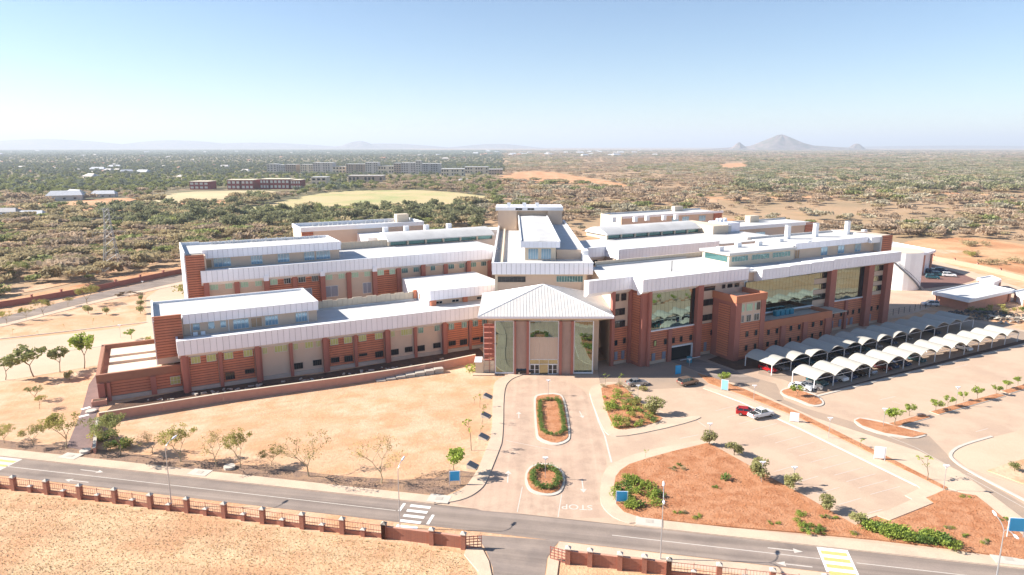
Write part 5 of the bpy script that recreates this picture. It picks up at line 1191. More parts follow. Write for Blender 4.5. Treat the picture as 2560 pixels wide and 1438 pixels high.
for key in ('olive', 'brown', 'green', 'dark', 'grey', 'bright'):
    SCRUB[key] = [src(lumpy(rng, 3.7, 2.7, 230, .50, .42, .2, 8), LM[key if key != 'bright' else 'lime'], 'scrub_' + key), src(lumpy(rng, 4.3, 2.3, 260, .52, .26, .8, 11, .72), LM[key if key != 'bright' else 'lime'], 'scrub_' + key)]
for key in ('town', 'green', 'yellow', 'dark'):
    b = lumpy(rng, 4.2, 7.5, 260, .75, .8, 1.5, 11); b.tube([(0, 0, 0), (0, 0, 4)], .3, 5); SCRUB['tree_' + key] = [src(b, LM['lime' if key == 'yellow' else key], 'tree_' + key), src(lumpy(rng, 5.0, 6.0, 260, .8, .7, 1.2, 11), LM['lime' if key == 'yellow' else key], 'tree_' + key)]
for key in ('town', 'brown', 'dark', 'olive'):       # far thickets: wide low clumps of many crowns
    SCRUB['far_' + key] = [src(lumpy(rng, 9.0, 4.0, 200, 1.6, .35, .3, 14), LM[key], 'thicket_' + key)]
SRCO = []
for i, me in enumerate(SRC):
    o = bpy.data.objects.new(f'source_{i:03d}', me); hidden.objects.link(o); SRCO.append(o)
def to_px(x, y, z=0.0):
    Z = z - HC; d = y * CP - Z * SP; u = y * SP + Z * CP
    return 1280 + FP * x / d, 719 - FP * u / d
# bare patches and the pitches far behind
WOOD = ground_mat('woodland_floor', [(0.17, 0.155, 0.085), (0.13, 0.13, 0.075), (0.27, 0.20, 0.12)], [0.01, 0.02], 0.5, 0.3)
mb = MB(); mb.poly([(p[0], p[1], -.10) for p in G([(-700, 372), (1000, 372), (1260, 384), (1235, 430), (1245, 500), (1200, 545), (700, 560), (300, 560), (-700, 575)])]); tag(mb.build('woodland_floor', WOOD), kind='structure')
def patch(name, pts, m, z=-0.03):
    P = smooth_poly(G(pts, 0), 1); P = [(p[0] + random.uniform(-1, 1) * .004 * p[1], p[1] + random.uniform(-1, 1) * .008 * p[1]) for p in P]
    mb = MB(); mb.poly([(p[0], p[1], z) for p in P]); tag(mb.build(name, m), kind='structure'); return P
BARE = []
BARE.append(patch('playing_field', [(570, 527), (680, 510), (800, 480), (1000, 474), (1110, 478), (1245, 495), (1190, 513), (1000, 527), (900, 524), (760, 534), (640, 534)], PITCHG))
BARE.append(patch('sand_pitch', [(330, 500), (440, 480), (640, 475), (720, 482), (560, 497), (430, 508), (340, 513)], mat('straw_field', (.50, .40, .22), .95, var=.12, scale=.02)))
BARE.append(patch('bare_earth', [(380, 514), (470, 505), (560, 500), (600, 505), (520, 516), (400, 522)], ORANGE, -.03))
BARE.append(patch('bare_earth', [(120, 510), (230, 498), (300, 494), (370, 500), (375, 516), (280, 531), (170, 524)], ORANGE))
BARE.append(patch('bare_earth', [(0, 505), (90, 500), (110, 515), (60, 524), (0, 522)], ORANGE))
BARE.append(patch('bare_earth', [(1235, 446), (1290, 429), (1360, 428), (1440, 439), (1500, 450), (1585, 465), (1570, 473), (1480, 464), (1380, 457), (1300, 457)], ORANGE))
BARE.append(patch('bare_earth', [(2220, 618), (2300, 600), (2420, 592), (2560, 610), (2760, 650), (2760, 762), (2560, 705), (2440, 675), (2330, 652), (2220, 660)], ORANGE, -.04))
BARE.append(patch('bare_earth', [(-300, 835), (-100, 775), (60, 738), (200, 712), (300, 690), (470, 655), (600, 640), (600, 655), (463, 684), (223, 734), (80, 762), (-300, 850)], ORANGE, -.04))
BARE.append(patch('dirt_track', [(0, 730), (110, 712), (240, 684), (330, 662), (460, 640), (460, 645), (330, 670), (240, 692), (110, 722), (0, 742)], SAND, -.02))
BARE.append(patch('dirt_track', [(1740, 491), (1850, 493), (1960, 490), (2090, 489), (2090, 494), (1960, 497), (1850, 500), (1740, 497)], ORANGE))
BARE.append(patch('dirt_track', [(2180, 475), (2300, 478), (2380, 482), (2560, 488), (2700, 492), (2700, 500), (2560, 497), (2380, 491), (2240, 482)], ORANGE))
BARE.append(patch('dirt_track', [(2120, 455), (2170, 462), (2165, 470), (2180, 478), (2150, 474)], ORANGE))
BARE.append(patch('bare_earth', [(1800, 410), (1870, 406), (1880, 415), (1850, 424), (1800, 420)], ORANGE))
BARE.append(patch('bare_earth', [(1450, 590), (1520, 560), (1600, 548), (1560, 575), (1480, 605)], ORANGE))
BARE.append(patch('bare_earth', [(1740, 545), (1800, 540), (1850, 552), (1790, 562)], ORANGE))
BARE.append(patch('bare_earth', [(1740, 500), (1790, 496), (1800, 503), (1750, 508)], SAND))
for pts in ([(2230, 390), (2300, 389), (2400, 394), (2398, 399), (2300, 396), (2230, 394)], [(2420, 384), (2560, 383), (2640, 386), (2640, 393), (2560, 391), (2420, 390)], [(1260, 387), (1330, 384), (1400, 387), (1330, 391)], [(860, 380), (960, 377), (1060, 384), (1150, 386), (1060, 391), (900, 386)], [(1880, 378), (1990, 376), (1990, 380), (1880, 382)]):
    patch('pale_field', pts, PAVEP)
SITE2 = site + []
MARGIN = [(p[0] * 1.0, p[1]) for p in site]
def blocked(x, y):
    if inside((x, y), site): return True
    for P in BARE:
        if inside((x, y), P): return True
    return False
keepout = []
def campus(px0, px1, yb, yt, depth, wall, label, floors=5, cols=8, roof=None, win=BLACKGL, name='apartment_block', group=None, ang=0.0):
    a_, b_ = g(px0, yb), g(px1, yb); w = b_[0] - a_[0]; y = (a_[1] + b_[1]) / 2; h = height_at((a_[0], y), yt)
    t = empty(name, a_[0], y, 0, ang, label, 'building', group); keepout.append((a_[0] - 12, a_[0] + w + 12, y - 75, y + depth + 12))
    cbox('wall', wall, t, 0, w, 0, depth, -.2, h); cbox('roof', roof or ROOF, t, -.5, w + .5, -.5, depth + .5, h, h + .6)
    fh = h / floors; cw = w / cols
    for j in range(floors):
        for i in range(cols):
            if (i + 1) % 4 == 0 and cols > 5: continue
            q = cbox('window', FRAME, t, i * cw + cw * .18, (i + 1) * cw - cw * .18, -.12, 0, j * fh + fh * .28, (j + 1) * fh - fh * .2)
            cbox('pane', win, q, .15, cw * .64 - .15, -.04, .0, .15, fh * .52 - .15)
    return t
GREYW = mat('grey_wall', (.58, .53, .49), .9); CREAMW = mat('cream_wall', (.68, .58, .44), .9); BRWN = mat('brown_wall', (.42, .32, .25), .9); CRIM = mat('crimson_brick', (.26, .055, .05), .85); BLW = mat('blue_grey_wall', (.44, .42, .42), .7)
ag = 'apartment blocks on the far campus'
for a in [(668, 692, 433, 411, 25, GREYW, 'pale grey end block, leftmost of the far campus blocks', 5, 3), (692, 714, 433, 413, 25, BLW, 'dark glazed block second from the left on the far campus', 5, 4), (714, 741, 433, 412, 25, BRWN, 'brown block between the dark glazed block and the open stair', 5, 5), (752, 783, 433, 412, 25, CREAMW, 'cream brown block right of the open stair on the far campus', 5, 6), (783, 832, 433, 408, 28, GREYW, 'striped grey block before the low white link', 6, 8),
          (832, 864, 433, 417, 18, CREAMW, 'low white link between two far campus blocks', 2, 4), (866, 914, 434, 411, 25, BRWN, 'brown block right of the low white link', 5, 8), (914, 945, 434, 407, 28, GREYW, 'striped grey tower in the middle of the far campus', 6, 6), (946, 985, 434, 416, 18, CREAMW, 'long low cream wing behind the campus trees', 2, 6), (985, 1003, 434, 409, 25, BRWN, 'narrow brown block left of the blue-glass front', 5, 3), (1003, 1039, 434, 408, 25, BLW, 'blue-glass block with a red-and-white roof top', 5, 6), (1040, 1052, 436, 403, 20, GREYW, 'tallest narrow grey tower on the far campus', 6, 2), (1052, 1101, 434, 410, 25, BLW, 'rightmost tall block with blue glazing on the far campus', 5, 8),
          (1103, 1160, 440, 423, 30, CREAMW, 'cream two-storey block right of the tall campus blocks', 2, 9), (1162, 1220, 434, 418, 25, CREAMW, 'long cream block with upright windows near the bare orange ground', 2, 9), (1222, 1256, 437, 424, 25, BRWN, 'low brown block beside the bare orange ground', 2, 5)]: campus(*a[:7], floors=a[7], cols=a[8], group=ag)
for a in [(475, 522, 474, 455, 22, CRIM, 'crimson brick block, leftmost behind the sand pitch', 2, 4), (569, 601, 474, 451, 22, CRIM, 'crimson brick block with a small white tank behind it', 2, 3), (604, 634, 474, 451, 24, CRIM, 'crimson brick block with a pale domed top', 2, 3), (651, 673, 473, 449, 24, CRIM, 'crimson brick block with a pale edge on its right', 2, 3), (675, 724, 473, 449, 24, CRIM, 'longest crimson brick block behind the sand pitch', 2, 5), (727, 752, 473, 451, 20, CRIM, 'darker crimson block at the right end of its row', 2, 4)]:
    campus(*a[:7], floors=a[7], cols=a[8], name='brick_block', group='crimson brick blocks behind the sand pitch', roof=CREAMW, win=FRAME)
campus(779, 816, 464, 444, 20, CREAMW, 'pale stepped block left of the long grey shed', 2, 3, name='stepped_block')
campus(871, 957, 455, 440, 22, BRWN, 'long grey-roofed shed in front of the far campus', 1, 9, roof=GREYW, name='long_shed')
# small houses: gable roofs among the trees of the town
def house_proto(wall, roof, w, d, h):
    b = MB(); b.box(-w / 2, w / 2, -d / 2, d / 2, 0, h); wm = b.mesh('wall', wall)
    b = MB(); r_ = h + d * .28; b.add([(-w / 2 - .6, -d / 2 - .6, h - .1), (w / 2 + .6, -d / 2 - .6, h - .1), (w / 2 + .6, d / 2 + .6, h - .1), (-w / 2 - .6, d / 2 + .6, h - .1), (-w / 2 + 2, 0, r_), (w / 2 - 2, 0, r_)], [(0, 1, 5, 4), (2, 3, 4, 5), (0, 4, 3), (1, 2, 5), (0, 3, 2, 1)]); rm = b.mesh('roof', roof)
    b = MB(); 
    for x in (-w * .3, 0, w * .3): b.box(x - .9, x + .9, -d / 2 - .05, -d / 2, .9, 2.2)
    return wm, rm, b.mesh('window', BLACKGL)
HP = [house_proto(CREAMW, GREYW, 14, 9, 3), house_proto(WHITE, mat('pale_roof', (.42, .40, .39)), 18, 10, 3.2), house_proto(CREAMW, mat('terracotta_roof', (.34, .17, .11)), 13, 9, 3), house_proto(GREYW, mat('weathered_sheet', (.50, .51, .54)), 24, 12, 4)]
hr = random.Random(9); hl = {0: 'grey-roofed house', 1: 'pale-roofed house', 2: 'terracotta-roofed house', 3: 'white-roofed shed'}
def house(px, py, k, sc=1.0, label=None, group=None):
    x, y = g(px, py); t = empty('house', x, y, 0, hr.uniform(-.6, .6), label or f'{"broad" if sc > 1.2 else "little"} {hl[k]} ' + ('under the skyline' if py < 385 else 'amid the town' if py < 405 else 'at the near town edge') + ' ' + ['at the far left', 'left of the pylon', 'above the pale halls', 'above the sand pitch', 'left of the campus', 'above the campus', 'right of the campus', 'above the bare orange ground'][max(0, min(7, int(px / 210)))], 'house', group or f'{hl[k]}s in the distant town'); t.scale = (sc, sc, sc)
    for m, n in zip(HP[k], ('wall', 'roof', 'window')): link(n, m, t)
    keepout.append((x - 14 * sc, x + 14 * sc, y - 22 * sc, y + 10 * sc))
for i in range(90):
    py = 377 + 62 * hr.random() ** 1.6; px = hr.uniform(-60, 1230) if py < 400 else hr.uniform(-60, 640)
    house(px, py, hr.choice([0, 0, 1, 2, 2, 3]), hr.uniform(.8, 1.2) * (1 if py > 400 else 1.5))
for i in range(46): house(hr.uniform(1180, 1640), hr.uniform(376, 392), hr.choice([1, 3, 3, 2]), hr.uniform(1.2, 2.0))
for (px, py, k, sc, lb) in [(166, 500, 3, 1.2, 'large pale-roofed hall beside the bare ground at the left'), (190, 492, 3, 1.0, 'pale hall with a long sloping roof behind the first hall at the left'), (262, 493, 3, .9, 'open shed with a pale roof and dark teal interior left of the sand pitch'), (82, 544, 3, .7, 'grey shed among scrub at the left edge of the photo'), (18, 538, 1, .9, 'long pale shed cut by the left edge'), (874, 466, 1, .6, 'first small white-walled house along the field edge'), (905, 467, 1, .6, 'second small white-walled house along the field edge'), (975, 467, 2, .8, 'pinkish-roofed house along the field edge'), (1000, 466, 1, .6, 'cream house at the right end of the field-edge row'), (1160, 455, 1, .8, 'pale house in brown scrub right of the field'), (455, 446, 0, 1.0, 'grey-roofed house left of the crimson blocks'), (90, 460, 2, 1.2, 'brown-roofed long house far left in the trees'), (230, 448, 0, 1.6, 'long dark-roofed building in the trees left of centre')]:
    house(px, py, k, sc, lb, 'houses around the playing field')
# parked cars under trees, left middle distance
CW = MB(); CW.box(-2.1, 2.1, -.85, .85, .3, .95); CW.box(-1.3, 1.0, -.75, .75, .95, 1.45)
cms = [CW.mesh('parked_car', PAINTS[c]) for c in ('white', 'silver', 'grey', 'red')]
for i in range(22):
    px = 300 + i * 3.5; x, y = g(px, 557 + .02 * (px - 300)); o = link('parked_car', cms[hr.choice([0, 0, 1, 2, 3])], None, (x, y, .1), (0, 0, R(80))); tag(o, 'distant car in the parked row at the edge of the scrub', 'car', 'distant cars parked behind the scrub')
# ---------------------------------------------------------------- scrub and trees over the plain
pts = []
sr = random.Random(21)
def kind_at(px, py, y):
    r = sr.random(); n = math.sin(px * .013 + py * .07) + math.sin(px * .005 - py * .11 + 2)
    if px < 1260 and py < 442: return ('far_' if py < 388 else 'tree_') + ('town' if (r < .75 or py < 388) else 'green'), 1.0
    if px < 900 and py < 482: return ('tree_yellow' if r < .25 else 'tree_green' if r < .7 else 'tree_town'), 1.0
    if px < 1260 and py < 500: return ('tree_green' if r < .3 else 'olive' if r < .6 else 'brown'), .9
    if px < 1200 and py < 580 and px > 200: return ('tree_dark' if r < .35 else 'dark' if r < .6 else 'olive' if r < .9 else 'bright'), 1.25
    if px < 1200: return ('olive' if r < .55 else 'brown' if r < .8 else 'green' if r < .95 else 'bright'), 1.15
    if px > 1840 and 396 < py < 485: return ('dark' if r < .5 else 'grey' if r < .8 else 'olive' if r < .93 else 'brown'), 1.3
    if py < 392: return ('far_brown' if r < .6 else 'far_dark'), 1.0
    if n > .5: return ('grey' if r < .45 else 'olive' if r < .8 else 'green'), 1.1
    return ('brown' if r < .72 else 'olive' if r < .90 else 'grey'), 1.0
for (y0, y1, sp, sc) in ((225, 520, 6.9, 1.2), (520, 1000, 9.2, 1.5), (1000, 2000, 14.5, 2.1), (2000, 3800, 27, 3.0), (3800, 9000, 70, 2.6)):
    y = y0
    while y < y1:
        x = -.95 * y - 60
        while x < .95 * y + 60:
            X = x + sr.uniform(-.5, .5) * sp; Y = y + sr.uniform(-.5, .5) * sp; x += sp
            px, py = to_px(X, Y)
            if px < -250 or px > 2810: continue
            dens = .80
            cl = math.sin(X * .021 + 1.3 * math.sin(Y * .013)) + math.sin(Y * .027 + X * .009) + .8 * math.sin(X * .061 + 2 * math.sin(Y * .047))
            if Y < 1500 and not (px < 1250 and py < 500): dens *= 1.0 if cl > .2 else .75 if cl > -.8 else .36
            if py > 500: dens = .80 if cl > -.5 else .45
            elif px > 1250 and cl < -1.0: dens = .5
            clr = math.sin(X * .0121 + 1.7 * math.sin(Y * .0075)) + math.sin(Y * .0163 - X * .0067 + 1)
            if px > 1250 and Y < 3800: dens *= .82 if clr < .9 else .22
            if py > 600 and px > 2150: dens = .10
            if sr.random() > dens: continue
            if blocked(X, Y):
                continue
            if Y < 4000 and any(k[0] < X < k[1] and k[2] < Y < k[3] for k in keepout): continue
            kd, ks = kind_at(px, py, Y)
            if kd.startswith('far_') and Y < 1500: kd = kd[4:] if kd[4:] in SCRUB else 'green'
            s_ = sc * ks * (.45 + 1.15 * sr.random() ** 1.7)
            if kd.startswith('tree') : s_ = min(sc, 1.15) * sr.uniform(.6, 1.1) * (1.0 if Y < 650 else .8)
            if kd.startswith('far_'): s_ = sr.uniform(1.2, 2.4) * (1 if Y < 3800 else 2.4)
            zs = s_ if not kd.startswith('far_') else s_ * .6
            if sc > 1.5: zs = min(zs, 1.3 * ks)
            pts.append((math.hypot(X, Y), X, Y, kd, sr.choice(SCRUB[kd][-1:] * 2 + SCRUB[kd][:1]), s_, zs, sr.uniform(0, 6.28)))
        y += sp * .9
pts.sort()
near_s = [p for p in pts if not p[3].startswith(('tree', 'far'))][:300]
near_t = [p for p in pts if p[3].startswith('tree')][:300]
KL = {'olive': ('olive-brown scrub bush on the plain behind the complex', 'olive-brown scrub bushes'), 'brown': ('bare brownish scrub bush on the plain behind the complex', 'brownish scrub bushes'), 'green': ('dull green scrub bush on the plain behind the complex', 'dull green scrub bushes'), 'dark': ('dark green dense bush on the plain behind the complex', 'dark green bushes'), 'grey': ('grey-green scrub bush on the plain behind the complex', 'grey-green scrub bushes'), 'bright': ('bright yellow-green bush on the plain behind the complex', 'bright green bushes'),
      'tree_town': ('blue-green tree in the distant wooded town', 'blue-green town trees'), 'tree_green': ('green tree in the woods around the playing field', 'green trees round the field'), 'tree_yellow': ('yellow-green tree before the far campus', 'yellow-green campus trees'), 'tree_dark': ('tall dark green tree between the complex and the field', 'dark green trees behind the left wings')}
def where(lb, p):
    px, py = to_px(p[1], p[2]); lb = lb.split(' on the plain')[0].split(' between the')[0].split(' in the')[0].split(' before')[0]; lb = ('very large ' if p[5] > 1.45 else 'large ' if p[5] > 1.15 else 'middling ' if p[5] > .9 else 'small ' if p[5] > .7 else 'tiny ') + ('domed ' if p[4] % 2 == 0 else 'spreading ') + lb.replace('tall ', '').replace('dense ', '')
    if py > 560: w = ['at the left edge beyond the perimeter road', 'left of the lattice pylon', 'around the foot of the lattice pylon', 'right of the lattice pylon', 'just behind the middle left wing', 'behind the rearmost left block'][min(5, int(px / 170))] if px < 1000 and px > 0 else ('outside the left wings' if px <= 0 else 'behind the central block' if px < 1500 else 'behind the right wings' if px < 2000 else 'on the sandy slope behind the tall wing' if px < 2300 else 'near the right perimeter wall')
    elif py > 525: w = ['in the scrub left of the pylon', 'behind the lattice pylon', 'between the pylon and the field', 'just below the playing field', 'between the field and the central block', 'behind the central block', 'beyond the curved roofs', 'beyond the rearmost right block', 'beyond the chimneys of the tall wing', 'on the right-hand slope'][max(0, min(9, int(px / 256)))]
    else: w = ['far left near the pale halls', 'left of the sand pitch', 'beside the sand pitch', 'along the lower edge of the playing field', 'right of the playing field', 'below the bare orange ground', 'far beyond the central block', 'far beyond the right wings', 'in the distance below the lone hill', 'in the distance at the right edge'][max(0, min(9, int(px / 256)))]
    return lb + ' ' + w
for p in near_s + near_t:
    o = link('scrub_bush' if p in near_s else 'broadleaf_tree', SRC[p[4]], None, (p[1], p[2], -.1), (0, 0, p[7])); o.scale = (p[5], p[5], p[6]); tag(o, where(KL[p[3]][0], p), 'bush' if not p[3].startswith('tree') else 'tree', KL[p[3]][1])
used = set(id(p) for p in near_s + near_t)
rest = [p for p in pts if id(p) not in used]
def instance_field(name, P):
    me = bpy.data.meshes.new(name); me.from_pydata([(p[1], p[2], -.15) for p in P], [], [])
    for an_, ty, vals in (('sx', 'FLOAT', [p[5] for p in P]), ('sz', 'FLOAT', [p[6] for p in P]), ('rz', 'FLOAT', [p[7] for p in P]), ('kd', 'INT', [p[4] for p in P])):
        at = me.attributes.new(an_, ty, 'POINT'); at.data.foreach_set('value', vals)
    o = link(name, me); tag(o, kind='stuff')
    ng = bpy.data.node_groups.new(name, 'GeometryNodeTree'); ng.interface.new_socket('Geometry', in_out='INPUT', socket_type='NodeSocketGeometry'); ng.interface.new_socket('Geometry', in_out='OUTPUT', socket_type='NodeSocketGeometry')
    N = ng.nodes; L = ng.links; gi = N.new('NodeGroupInput'); go = N.new('NodeGroupOutput'); ip = N.new('GeometryNodeInstanceOnPoints'); ci = N.new('GeometryNodeCollectionInfo')
    ci.inputs['Collection'].default_value = hidden; ci.inputs['Separate Children'].default_value = True; ci.inputs['Reset Children'].default_value = True
    def na(n, ty):
        a = N.new('GeometryNodeInputNamedAttribute'); a.data_type = ty; a.inputs['Name'].default_value = n; return a.outputs[0]
    cs_ = N.new('ShaderNodeCombineXYZ'); cr = N.new('ShaderNodeCombineXYZ'); a = na('sx', 'FLOAT'); L.new(a, cs_.inputs[0]); L.new(a, cs_.inputs[1]); L.new(na('sz', 'FLOAT'), cs_.inputs[2]); L.new(na('rz', 'FLOAT'), cr.inputs[2])
    L.new(gi.outputs[0], ip.inputs['Points']); L.new(ci.outputs[0], ip.inputs['Instance']); ip.inputs['Pick Instance'].default_value = True; L.new(na('kd', 'INT'), ip.inputs['Instance Index']); L.new(cr.outputs[0], ip.inputs['Rotation']); L.new(cs_.outputs[0], ip.inputs['Scale']); L.new(ip.outputs[0], go.inputs[0])
    md = o.modifiers.new('scatter', 'NODES'); md.node_group = ng; return o
instance_field('savannah_scrub', [p for p in rest if not p[3].startswith(('tree', 'far'))])
instance_field('town_woodland', [p for p in rest if p[3].startswith(('tree', 'far'))])
print('scrub', len(pts))

# ---------------------------------------------------------------- hills, haze
def hill(name, px, w_px, top, dist, seed, m, flat=False, ridge=None):
    rr = random.Random(seed); x = (px - 1280) / 1743.0 * dist; R_ = w_px / 1743.0 * dist; H_ = (366 - top) / 1743.0 * dist + HC; b = MB(); n, mm = 48, 14; vs = []
    ph = [rr.uniform(0, 6.28) for _ in range(6)]
    for i in range(mm + 1):
        t = i / mm
        for j in range(n):
            a = 2 * math.pi * j / n; wob = 1 + .12 * math.sin(3 * a + ph[0]) + .07 * math.sin(7 * a + ph[1]) + .03 * math.sin(13 * a + ph[2])
            rad = R_ * t * wob; z = H_ * ((1 - t) ** 1.25 * (1 + .06 * math.sin(9 * a + ph[3] + 6 * t)) if not flat else (math.cos(math.pi * t) * .5 + .5)) if t > 0 else H_
            yy = rad * math.sin(a) * (.8 if not ridge else ridge); vs.append((rad * math.cos(a), yy, z - (2 if t == 1 else 0)))
    fs = [(i * n + j, i * n + (j + 1) % n, (i + 1) * n + (j + 1) % n, (i + 1) * n + j) for i in range(mm) for j in range(n)]
    b.add(vs, fs); tag(b.build(name, m, None, (x, dist, -.3), smooth=True), kind='structure')
HM = ground_mat('hill_rock', [(.22, .16, .15), (.30, .22, .20), (.12, .12, .08)], [.004, .012], .6, .03)
hill('hill', 1950, 112, 337, 9000, 3, HM); hill('hill', 1847, 30, 356, 9000, 4, HM); hill('hill', 2141, 28, 359, 9500, 5, HM, True); hill('hill', 1960, 260, 362, 9500, 8, HM, True)
for i, (px, w_, top, dd) in enumerate([(110, 330, 348, 15000), (430, 260, 351, 16000), (640, 300, 357, 16500), (-120, 200, 352, 15000), (900, 70, 353, 15500), (960, 220, 359, 16500), (1240, 160, 360, 16500), (2400, 500, 364, 17000)]): hill('distant_hills', px, w_, top, dd, 20 + i, HM, True, .5)
hz = bpy.data.materials.new('haze'); hz.use_nodes = True; nt = hz.node_tree; nt.nodes.clear(); pv = nt.nodes.new('ShaderNodeVolumePrincipled'); om = nt.nodes.new('ShaderNodeOutputMaterial'); nt.links.new(pv.outputs[0], om.inputs['Volume'])
pv.inputs['Color'].default_value = (.80, .88, 1, 1); pv.inputs['Density'].default_value = 1.05e-4; pv.inputs['Anisotropy'].default_value = .1
b = MB(); b.box(-75000, 75000, -600, 75000, -3.0, 420); tag(b.build('haze', hz), kind='stuff')
# ================================================================ PLANTING OF THE SITE
def grow(kind, seed):
    """a young tree of height 1: branching trunk mesh and open crown mesh"""
    rg = random.Random(seed); tb, cb = MB(), MB(); tips = []
    spec = {'thorn': dict(n0=3, depth=4, sp=.62, th=.28, l0=.34, r=.022, leaf=.024, nl=26, cl=.10), 'bare': dict(n0=3, depth=4, sp=.70, th=.30, l0=.34, r=.020, leaf=.018, nl=13, cl=.09),
            'leafy': dict(n0=3, depth=3, sp=.65, th=.36, l0=.24, r=.018, leaf=.042, nl=22, cl=.11), 'sapling': dict(n0=2, depth=2, sp=.55, th=.5, l0=.22, r=.012, leaf=.04, nl=5, cl=.07)}[kind]
    def branch(p, d, L, r, lv):
        mid = p + d * L * .5 + Vector((rg.uniform(-1, 1), rg.uniform(-1, 1), 0)) * L * .08; e = p + d * L
        tb.tube([p, mid, e], [r, r * .8, r * .62], 5 if lv < 2 else 3, 0, False)
        if lv >= spec['depth']: tips.append(e); return
        for k in range(rg.choice([2, 3]) if lv else spec['n0']):
            a = rg.uniform(0, 6.28); ax = Vector((math.cos(a), math.sin(a), 0)); nd = (d * (1 - spec['sp'] * .5) + ax * spec['sp'] * rg.uniform(.6, 1.1) + Vector((0, 0, .12))).normalized()
            branch(e, nd, L * rg.uniform(.62, .88) if lv else spec['l0'], r * .62, lv + 1)
        if lv >= spec['depth'] - 1: tips.append(mid)
    lean = Vector((rg.uniform(-.15, .15), rg.uniform(-.1, .1), 1)).normalized(); branch(Vector((0, 0, 0)), lean, spec['th'], spec['r'], 0)
    for t in tips: leaves(cb, t, spec['cl'], spec['nl'], spec['leaf'], rg, .6)
    zmax = max(v[2] for v in cb.v)
    for b in (tb, cb): b.v = [(v[0] / zmax, v[1] / zmax, v[2] / zmax) for v in b.v]
    return tb, cb
TP = {}
def tree_protos(kind, bark, leafm, n=3):
    L = []
    for k in range(n):
        tb, cb = grow(kind, 100 + k * 7 + len(kind)); L.append((tb.mesh('trunk', bark), cb.mesh('crown', leafm)))
    return L
TP['thorn'] = tree_protos('thorn', BARKL, LM['yellow'], 4); TP['bare'] = tree_protos('bare', BARKL, LM['straw'], 3); TP['thorn_green'] = tree_protos('thorn', BARK, LM['lime'], 2)
TP['leafy'] = tree_protos('leafy', BARK, LM['bright'], 4); TP['leafy_dark'] = tree_protos('leafy', BARK, LM['green'], 3); TP['sapling'] = tree_protos('sapling', BARK, LM['bright'], 3)
def ball(seed, m, size=.075, n=420, flat=.9, stem=True):
    rg = random.Random(seed); b = MB()
    for k in range(10):
        a = rg.uniform(0, 6.28); rr = rg.uniform(.1, .30); leaves(b, (rr * math.cos(a), rr * math.sin(a), .58 + rg.uniform(-.2, .16)), .24, n // 10, size, rg, .6, flat)
    tb = MB(); tb.tube([(0, 0, 0), (.01, 0, .5)], [.03, .02], 5)
    for k in range(4): tb.tube([(0, 0, .25), (.2 * math.cos(k * 1.6), .2 * math.sin(k * 1.6), .6)], [.015, .008], 4)
    return tb.mesh('trunk', BARK), b.mesh('crown', m)
TP['ball'] = [ball(k, LM['round'], .05, 760) for k in range(3)]; TP['ballgreen'] = [ball(k + 5, LM['green'], .05, 480) for k in range(2)]
def tuft(seed, m, n=150, size=.09, wide=1.0, flat=.75):
    rg = random.Random(seed); b = MB()
    for k in range(7):
        a = rg.uniform(0, 6.28); rr = rg.uniform(0, .5) * wide; leaves(b, (rr * math.cos(a), rr * math.sin(a), .42 + rg.uniform(-.15, .2)), .36, n // 7, size, rg, .7, flat)
    return None, b.mesh('foliage', m)
TP['tuft'] = [tuft(k, LM['bright']) for k in range(3)]; TP['tuftgreen'] = [tuft(k + 4, LM['hedge']) for k in range(3)]; TP['tuftolive'] = [tuft(k + 8, LM['olive']) for k in range(2)]; TP['tuftyellow'] = [tuft(k + 12, LM['yellow']) for k in range(2)]
fr_ = random.Random(77)
def plant(px, py, top, kind, label, name='young_tree', cat='tree', group=None, wide=1.0, z=0.0):
    x, y = g(px, py, z); h = max(.3, height_at((x, y), top) - z); P = fr_.choice(TP[kind])
    rot = fr_.uniform(0, 6.28)
    if P[0] is None:
        o = link(name, P[1], None, (x, y, z - .05), (0, 0, rot)); o.scale = (h * wide, h * wide, h); return tag(o, label, cat, group)
    t = empty(name, x, y, z - .02, rot, label, cat, group); t.scale = (h * wide, h * wide, h); link('trunk', P[0], t); link('crown', P[1], t); return t
# thorn trees along the street
for (px, py, top, k, w, lb) in [(10, 1108, 1062, 'thorn', 1.2, 'sparse thorn tree cut by the left edge above the street'), (84, 1114, 1062, 'thorn', 1.1, 'small yellow-green thorn tree at the left end of the street verge'), (167, 1121, 1025, 'thorn', .95, 'taller thorn tree just left of the purple brick path'), (301, 1140, 1030, 'thorn_green', 1.0, 'dense green thorn tree at the end of the garden wall'), (262, 1112, 1042, 'thorn_green', .9, 'leafy green tree against the garden wall end'), (381, 1134, 1078, 'bare', 1.3, 'low bare thorn tree left of the leftmost street lamp'), (452, 1155, 1068, 'thorn', 1.1, 'thorn tree just right of the leftmost street lamp'), (543, 1167, 1080, 'bare', 1.1, 'thin bare thorn tree left of the round well cover'), (602, 1171, 1076, 'thorn', .8, 'upright thorn tree right of the round well cover'),
                               (678, 1163, 1120, 'thorn', 1.2, 'bushy low thorn shrub between two taller bare trees'), (772, 1191, 1085, 'bare', 1.15, 'wide spreading bare tree with a forked pale trunk'), (954, 1208, 1103, 'bare', 1.1, 'large bare thorn tree nearest the zebra crossing'), (1178, 1126, 1046, 'sapling', .9, 'thin leaning sapling beside the dark-topped seats'), (1133, 1190, 1122, 'leafy', 1.0, 'light green leafy tree beside the blue sign at the driveway'), (1205, 1060, 1012, 'sapling', .8, 'slender sapling halfway along the left footpath'), (1200, 1020, 985, 'sapling', .8, 'slender sapling near the far end of the left footpath')]:
    plant(px, py, top, k, lb, 'thorn_tree' if k in ('thorn', 'bare', 'thorn_green') else 'young_tree', 'tree', None, w)
